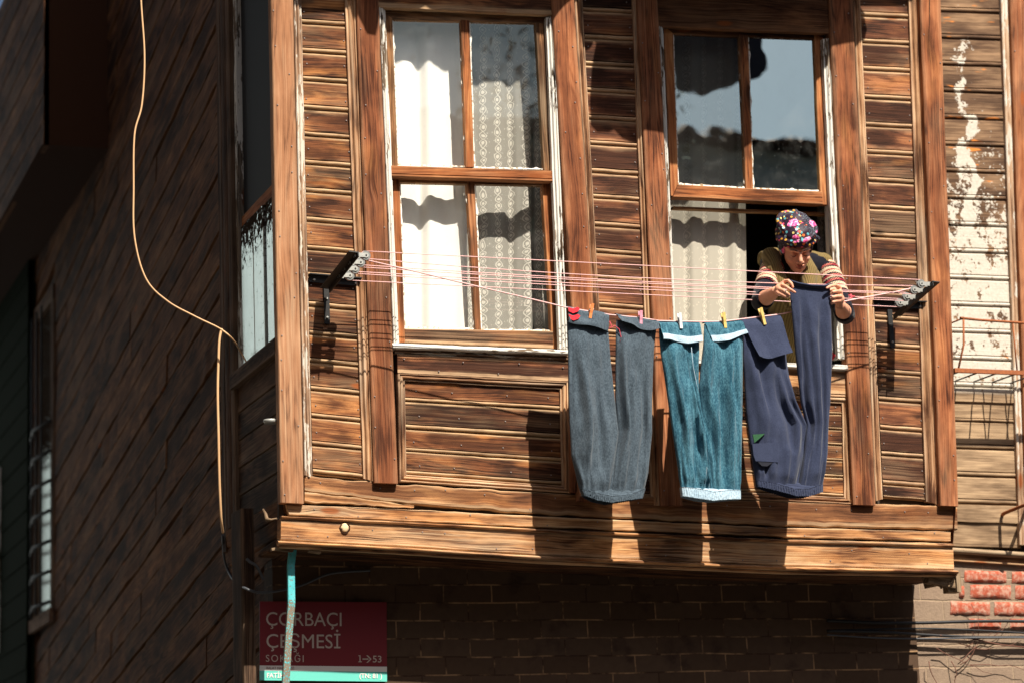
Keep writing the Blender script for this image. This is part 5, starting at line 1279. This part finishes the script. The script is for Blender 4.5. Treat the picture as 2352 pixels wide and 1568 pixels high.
g2_ = shadow_cloth('shadow_washing', z3([(478,-190),(480,0),(505,80),(535,130),(565,172),(605,165),(622,60),(700,62),(820,50),(840,70),(980,68),(1080,65),(1300,95),(1370,90),(1400,40),(1430,10),(1470,-10),(1480,-190)]), -.75, 'unseen dark washing on the upper line, cut to shade the closed window', M['darkcloth'], 4)
zl = max(p.z for p in g1_+g2_)
mb = MB(); mb.tube([V((XL-.2, -.75, zl)), V((XR+.3, -.75, zl))], .004, 6)
for x in (XL+.15, XR-.15): mb.tube([V((x, 0, zl+.0)), V((x, -.78, zl))], .012, 6)
tag(mb.build('upper_clothesline', M['rope']), 'unseen clothesline added above to carry the dark washing', 'clothesline')

# unseen sheet added across the street, cut to darken the reflection in the panes
def mirror(px, py, Y, Yg=.02):
    p = A(px, py, Yg); d = (p-CAM).normalized(); d.y = -d.y; return p + d*((Y-p.y)/d.y)
def far_cloth(pts, Yc, label, mat, seed):
    from mathutils.geometry import delaunay_2d_cdt
    base = [mirror(x, y, Yc) for x, y in pts]
    pt = [V((p.x, p.z)) for p in base]; m_ = len(pt); gx = min(p.x for p in pt)+.05
    while gx < max(p.x for p in pt[:m_]):
        gz = min(p.y for p in pt[:m_])+.05
        while gz < max(p.y for p in pt[:m_]): pt.append(V((gx, gz))); gz += .11
        gx += .11
    vv, _, ff, _, _, _ = delaunay_2d_cdt(pt, [], [list(range(m_))], 1, 1e-5)
    used = sorted({i for q in ff for i in q}); ix = {i: k for k, i in enumerate(used)}
    mb = MB(); fr = [V((vv[i].x, Yc+.05*math.sin(vv[i].x*8+seed), vv[i].y)) for i in used]; mb.v = fr + [p+V((0,-.02,0)) for p in fr]; n_ = len(fr)
    for q in ff: mb.face([ix[i] for i in q]); mb.face([ix[i]+n_ for i in q][::-1])
    tag(mb.build('reflection_sheet', mat), label, 'laundry', 'sheet added for the window reflection'); return base
f1_ = far_cloth([(1520,-40),(1536,110),(1546,205),(1575,208),(1612,214),(1650,204),(1712,188),(1717,187),(1744,178),(1756,163),(1748,118),(1742,84),(1738,70),(1735,40),(1725,-40)], -6.0, 'unseen dark sheet added across the street to darken the window reflection', M['darkcloth'], 2)
zt = max(p.z for p in f1_); mb = MB(); mb.tube([V((min(p.x for p in f1_)-6, -6, zt+.3)), V((min(p.x for p in f1_), -6, zt)), V((max(p.x for p in f1_), -6, zt)), V((max(p.x for p in f1_)+6, -6, zt+.3))], .006, 6)
tag(mb.build('reflection_sheet_line', M['rope']), 'unseen line added across the street to carry the reflected sheet', 'clothesline')
# ------------------------------------------------------------------ roof, ground, houses across the street
hor('shade_eave', [(540,TOP-20), (2310,TOP+18)], [(540,TOP-2), (2310,TOP+36)], -.58, M['side'], [(0,-1.1),(0,0),(1,0),(1,-1.1)], 8)  # out of view; deepened to block sky light from the facade
def struct(o): o['kind'] = 'structure'; return o
def cobble():
    t = NT('street_paving'); p = t.geo(); v = t.n('TexVoronoi', feature='DISTANCE_TO_EDGE'); t.set(v.inputs['Vector'], p); v.inputs['Scale'].default_value = 8
    n_ = t.noise(p, 20, 4); col = t.mix(t.step(v.outputs['Distance'], .02, .08), lin(60, 54, 48), t.mix(n_, lin(56, 54, 52), lin(78, 74, 70))); t.bsdf(col, .9, v.outputs['Distance'], .5, .02); return t.m
M['cobble'] = cobble()
mb = MB(); quad(mb, [(-60,-60,0),(60,-60,0),(60,60,0),(-60,60,0)]); struct(mb.build('ground', M['cobble']))
def housebox(name, x0, x1, y0, y1, h, col, label, face, roof=True, tile=lin(120, 66, 48)):
    t = thing(name, label, 'house', V(((x0+x1)/2, (y0+y1)/2, 0)))
    m = simple(name+'_render', col, .9, 0, .12, 3); mg = M['glass2']; mt = simple(name+'_tiles', tile, .85, 0, .3, 20)
    mb = MB(); mb.box(((x0+x1)/2, (y0+y1)/2, h/2), x1-x0, y1-y0, h, col=(.5,.5,.5)); mb.build('wall', m, t)
    n = max(1, int(((x1-x0) if face in ('N',) else (y1-y0))/2.4))
    for st_ in range(max(1, int(h/3))):
        for k in range(n):
            f_ = (k+.5)/n; zc = 1.6+3*st_
            if face == 'N': c = V((lerp(x0, x1, f_), y1+.02, zc)); sx, sy = .9, .05
            elif face == 'W': c = V((x0-.02, lerp(y0, y1, f_), zc)); sx, sy = .05, .9
            else: c = V((x1+.02, lerp(y0, y1, f_), zc)); sx, sy = .05, .9
            mb = MB(); mb.box(c, sx+.12*(sx > .1), sy+.12*(sy > .1), 1.5, col=(.5,.5,.5)); w = mb.build('window', M['swhite'], t)
            mb = MB(); q = V((0, .028, 0)) if face == 'N' else V(((-.028 if face == 'W' else .028), 0, 0)); mb.box(c+q, sx, sy, 1.36, col=(.5,.5,.5)); mb.build('pane', M['black'], w)
    if roof:
        mb = MB(); ov = .35
        hy = (y1-y0)/2; yc = (y0+y1)/2; rh = 1.0
        for sgn_ in (-1, 1):
            rows = []
            nx = int((x1-x0)/.09)
            for q in range(5):
                d = q/4; rows.append([V((x0-ov+(x1-x0+2*ov)*i/nx, yc+sgn_*(hy+ov)*(1-d), h+.02+rh*d+.05*abs(math.sin(i*math.pi/3)))) for i in range(nx+1)])
            mb.grid(rows, sm=False)
        mb.build('roof', mt, t)
    return t
housebox('opposite_house', -9, 1.2, -19, -12, 8.0, lin(186, 160, 130), 'ochre rendered house with a tiled roof across the street', 'N')
housebox('opposite_house', 1.4, 16, -19, -12.2, 9.15, lin(150, 150, 146), 'grey rendered house with a tiled roof across the street', 'N')
housebox('alley_blocker_house', -12, -5.0, -7, 9, 9.5, lin(120, 108, 92), 'unseen brownish house added across the alley to darken the side wall', 'E', False)  # unseen house added to keep sky light off the side wall
housebox('alley_reflector_house', -10, -1.6, 19, 25, 13, lin(188, 200, 204), 'unseen tall pale house added at the alley end to brighten the side window', 'E', False)  # unseen sunlit house added as a bright reflection for the side window
# green house beyond the end of the side wall
gh = thing('green_house', 'dark green boarded house beyond the far end of the side wall', 'house', V((XS+2, 11, 0)))
mb = MB(); m = simple('dark_green_boards', lin(24, 32, 20), 1, spec=.03) if 1 else (1, 0, .2, 4)
z = 0
while z < 6.2: sstrip(mb, 7.32, 15, z+.2, z, XS-.06, 6, P_LAP); z += .2
b = len(mb.v); mb.v += [V((XS-.06,7.32,0)), V((XS+2,7.32,0)), V((XS+2,7.32,6.2)), V((XS-.06,7.32,6.2))]; mb.face([b,b+1,b+2,b+3]); mb.build('wall', m, gh)
mb = MB()
for z in (3.0,): mb.box(V((XS-.08, 9.2, z+1)), .06, 1.0, 1.5, col=(.5,.5,.5))
mb.build('window', M['jamb'], gh)
mb = MB(); mb.box(V((XS+.9, 11.1, 6.35)), 2.4, 8, .25, col=(.5,.5,.5)); mb.build('roof', M['sidegrey'], gh)
# a tree behind the roofs across the street (seen in the window glass)
def tree(x, y, h, label, seed):
    rr = random.Random(seed); t = thing('broadleaf_tree', label, 'tree', V((x, y, 0)))
    mt = simple('bark', lin(70, 56, 44), .9, 0, .3, 20); ml = simple('leaves', lin(52, 66, 34), .7, 0, .4, 3)
    mb = MB(); mb.tube([V((x,y,0)), V((x+.1,y,h*.4)), V((x,y+.1,h*.75))], [.22,.16,.06], 10)
    br = []
    for k in range(9):
        a = rr.uniform(0, 6.28); z_ = h*rr.uniform(.42, .75); e = V((x+math.cos(a)*rr.uniform(.2,.8), y+math.sin(a)*rr.uniform(.2,.8), z_+rr.uniform(.5,1.6))); mb.tube([V((x,y,z_)), e], [.06,.02], 6); br.append(e)
    mb.build('trunk', mt, t); mb = MB()
    for e in br+[V((x,y,h*.9))]:
        for k in range(260):
            p = e + V((rr.gauss(0,.45), rr.gauss(0,.45), rr.gauss(0,.4))); s = rr.uniform(.04,.09); a = V((rr.uniform(-1,1), rr.uniform(-1,1), rr.uniform(-1,1))).normalized(); b = a.cross(V((.3,.5,.8))).normalized()
            i = len(mb.v); mb.v += [p-a*s, p+b*s*.5, p+a*s, p-b*s*.5]; mb.face((i,i+1,i+2,i+3))
    mb.build('crown', ml, t)
tree(4.7, -11.2, 10.3, 'leafy street tree in front of the grey house across the street', 3)

# ------------------------------------------------------------------ light, sky, camera
sun = bpy.data.lights.new('sun', 'SUN'); sun.energy = 5.0; sun.angle = math.radians(.5); sun.color = (1, .93, .82)
so = bpy.data.objects.new('sun', sun); C.objects.link(so); so.rotation_euler = SUN.to_track_quat('-Z', 'Y').to_euler(); so.location = (0, -6, 14)
w = bpy.data.worlds.new('World'); scene.world = w; w.use_nodes = True; nt = w.node_tree; bg = nt.nodes['Background']
sky = nt.nodes.new('ShaderNodeTexSky'); sky.sky_type = 'NISHITA'; sky.sun_disc = False
el = math.asin(-SUN.z); sky.sun_elevation = el; sky.sun_rotation = math.atan2(-SUN.x, -SUN.y); sky.air_density = 1.0; sky.dust_density = 3.0; sky.ozone_density = 1.5
nt.links.new(sky.outputs[0], bg.inputs[0]); bg.inputs[1].default_value = .05
cam = bpy.data.cameras.new('camera'); co = bpy.data.objects.new('camera', cam); C.objects.link(co); scene.camera = co
cam.sensor_fit = 'HORIZONTAL'; cam.sensor_width = 36; cam.lens = 36*F/2352; cam.clip_end = 500; cam.clip_start = .1
co.matrix_world = Matrix.Translation(CAM) @ Matrix((RIGHT, UP, -FWD)).transposed().to_4x4()
cam.dof.use_dof = True; cam.dof.focus_distance = 10.75; cam.dof.aperture_fstop = 1.7
scene.render.engine = 'CYCLES'; scene.cycles.max_bounces = 8; scene.cycles.transparent_max_bounces = 16
scene.view_settings.view_transform = 'Standard'; scene.view_settings.look = 'None'; scene.view_settings.exposure = .80; scene.view_settings.gamma = 1
scene.render.resolution_x = 1024; scene.render.resolution_y = 682
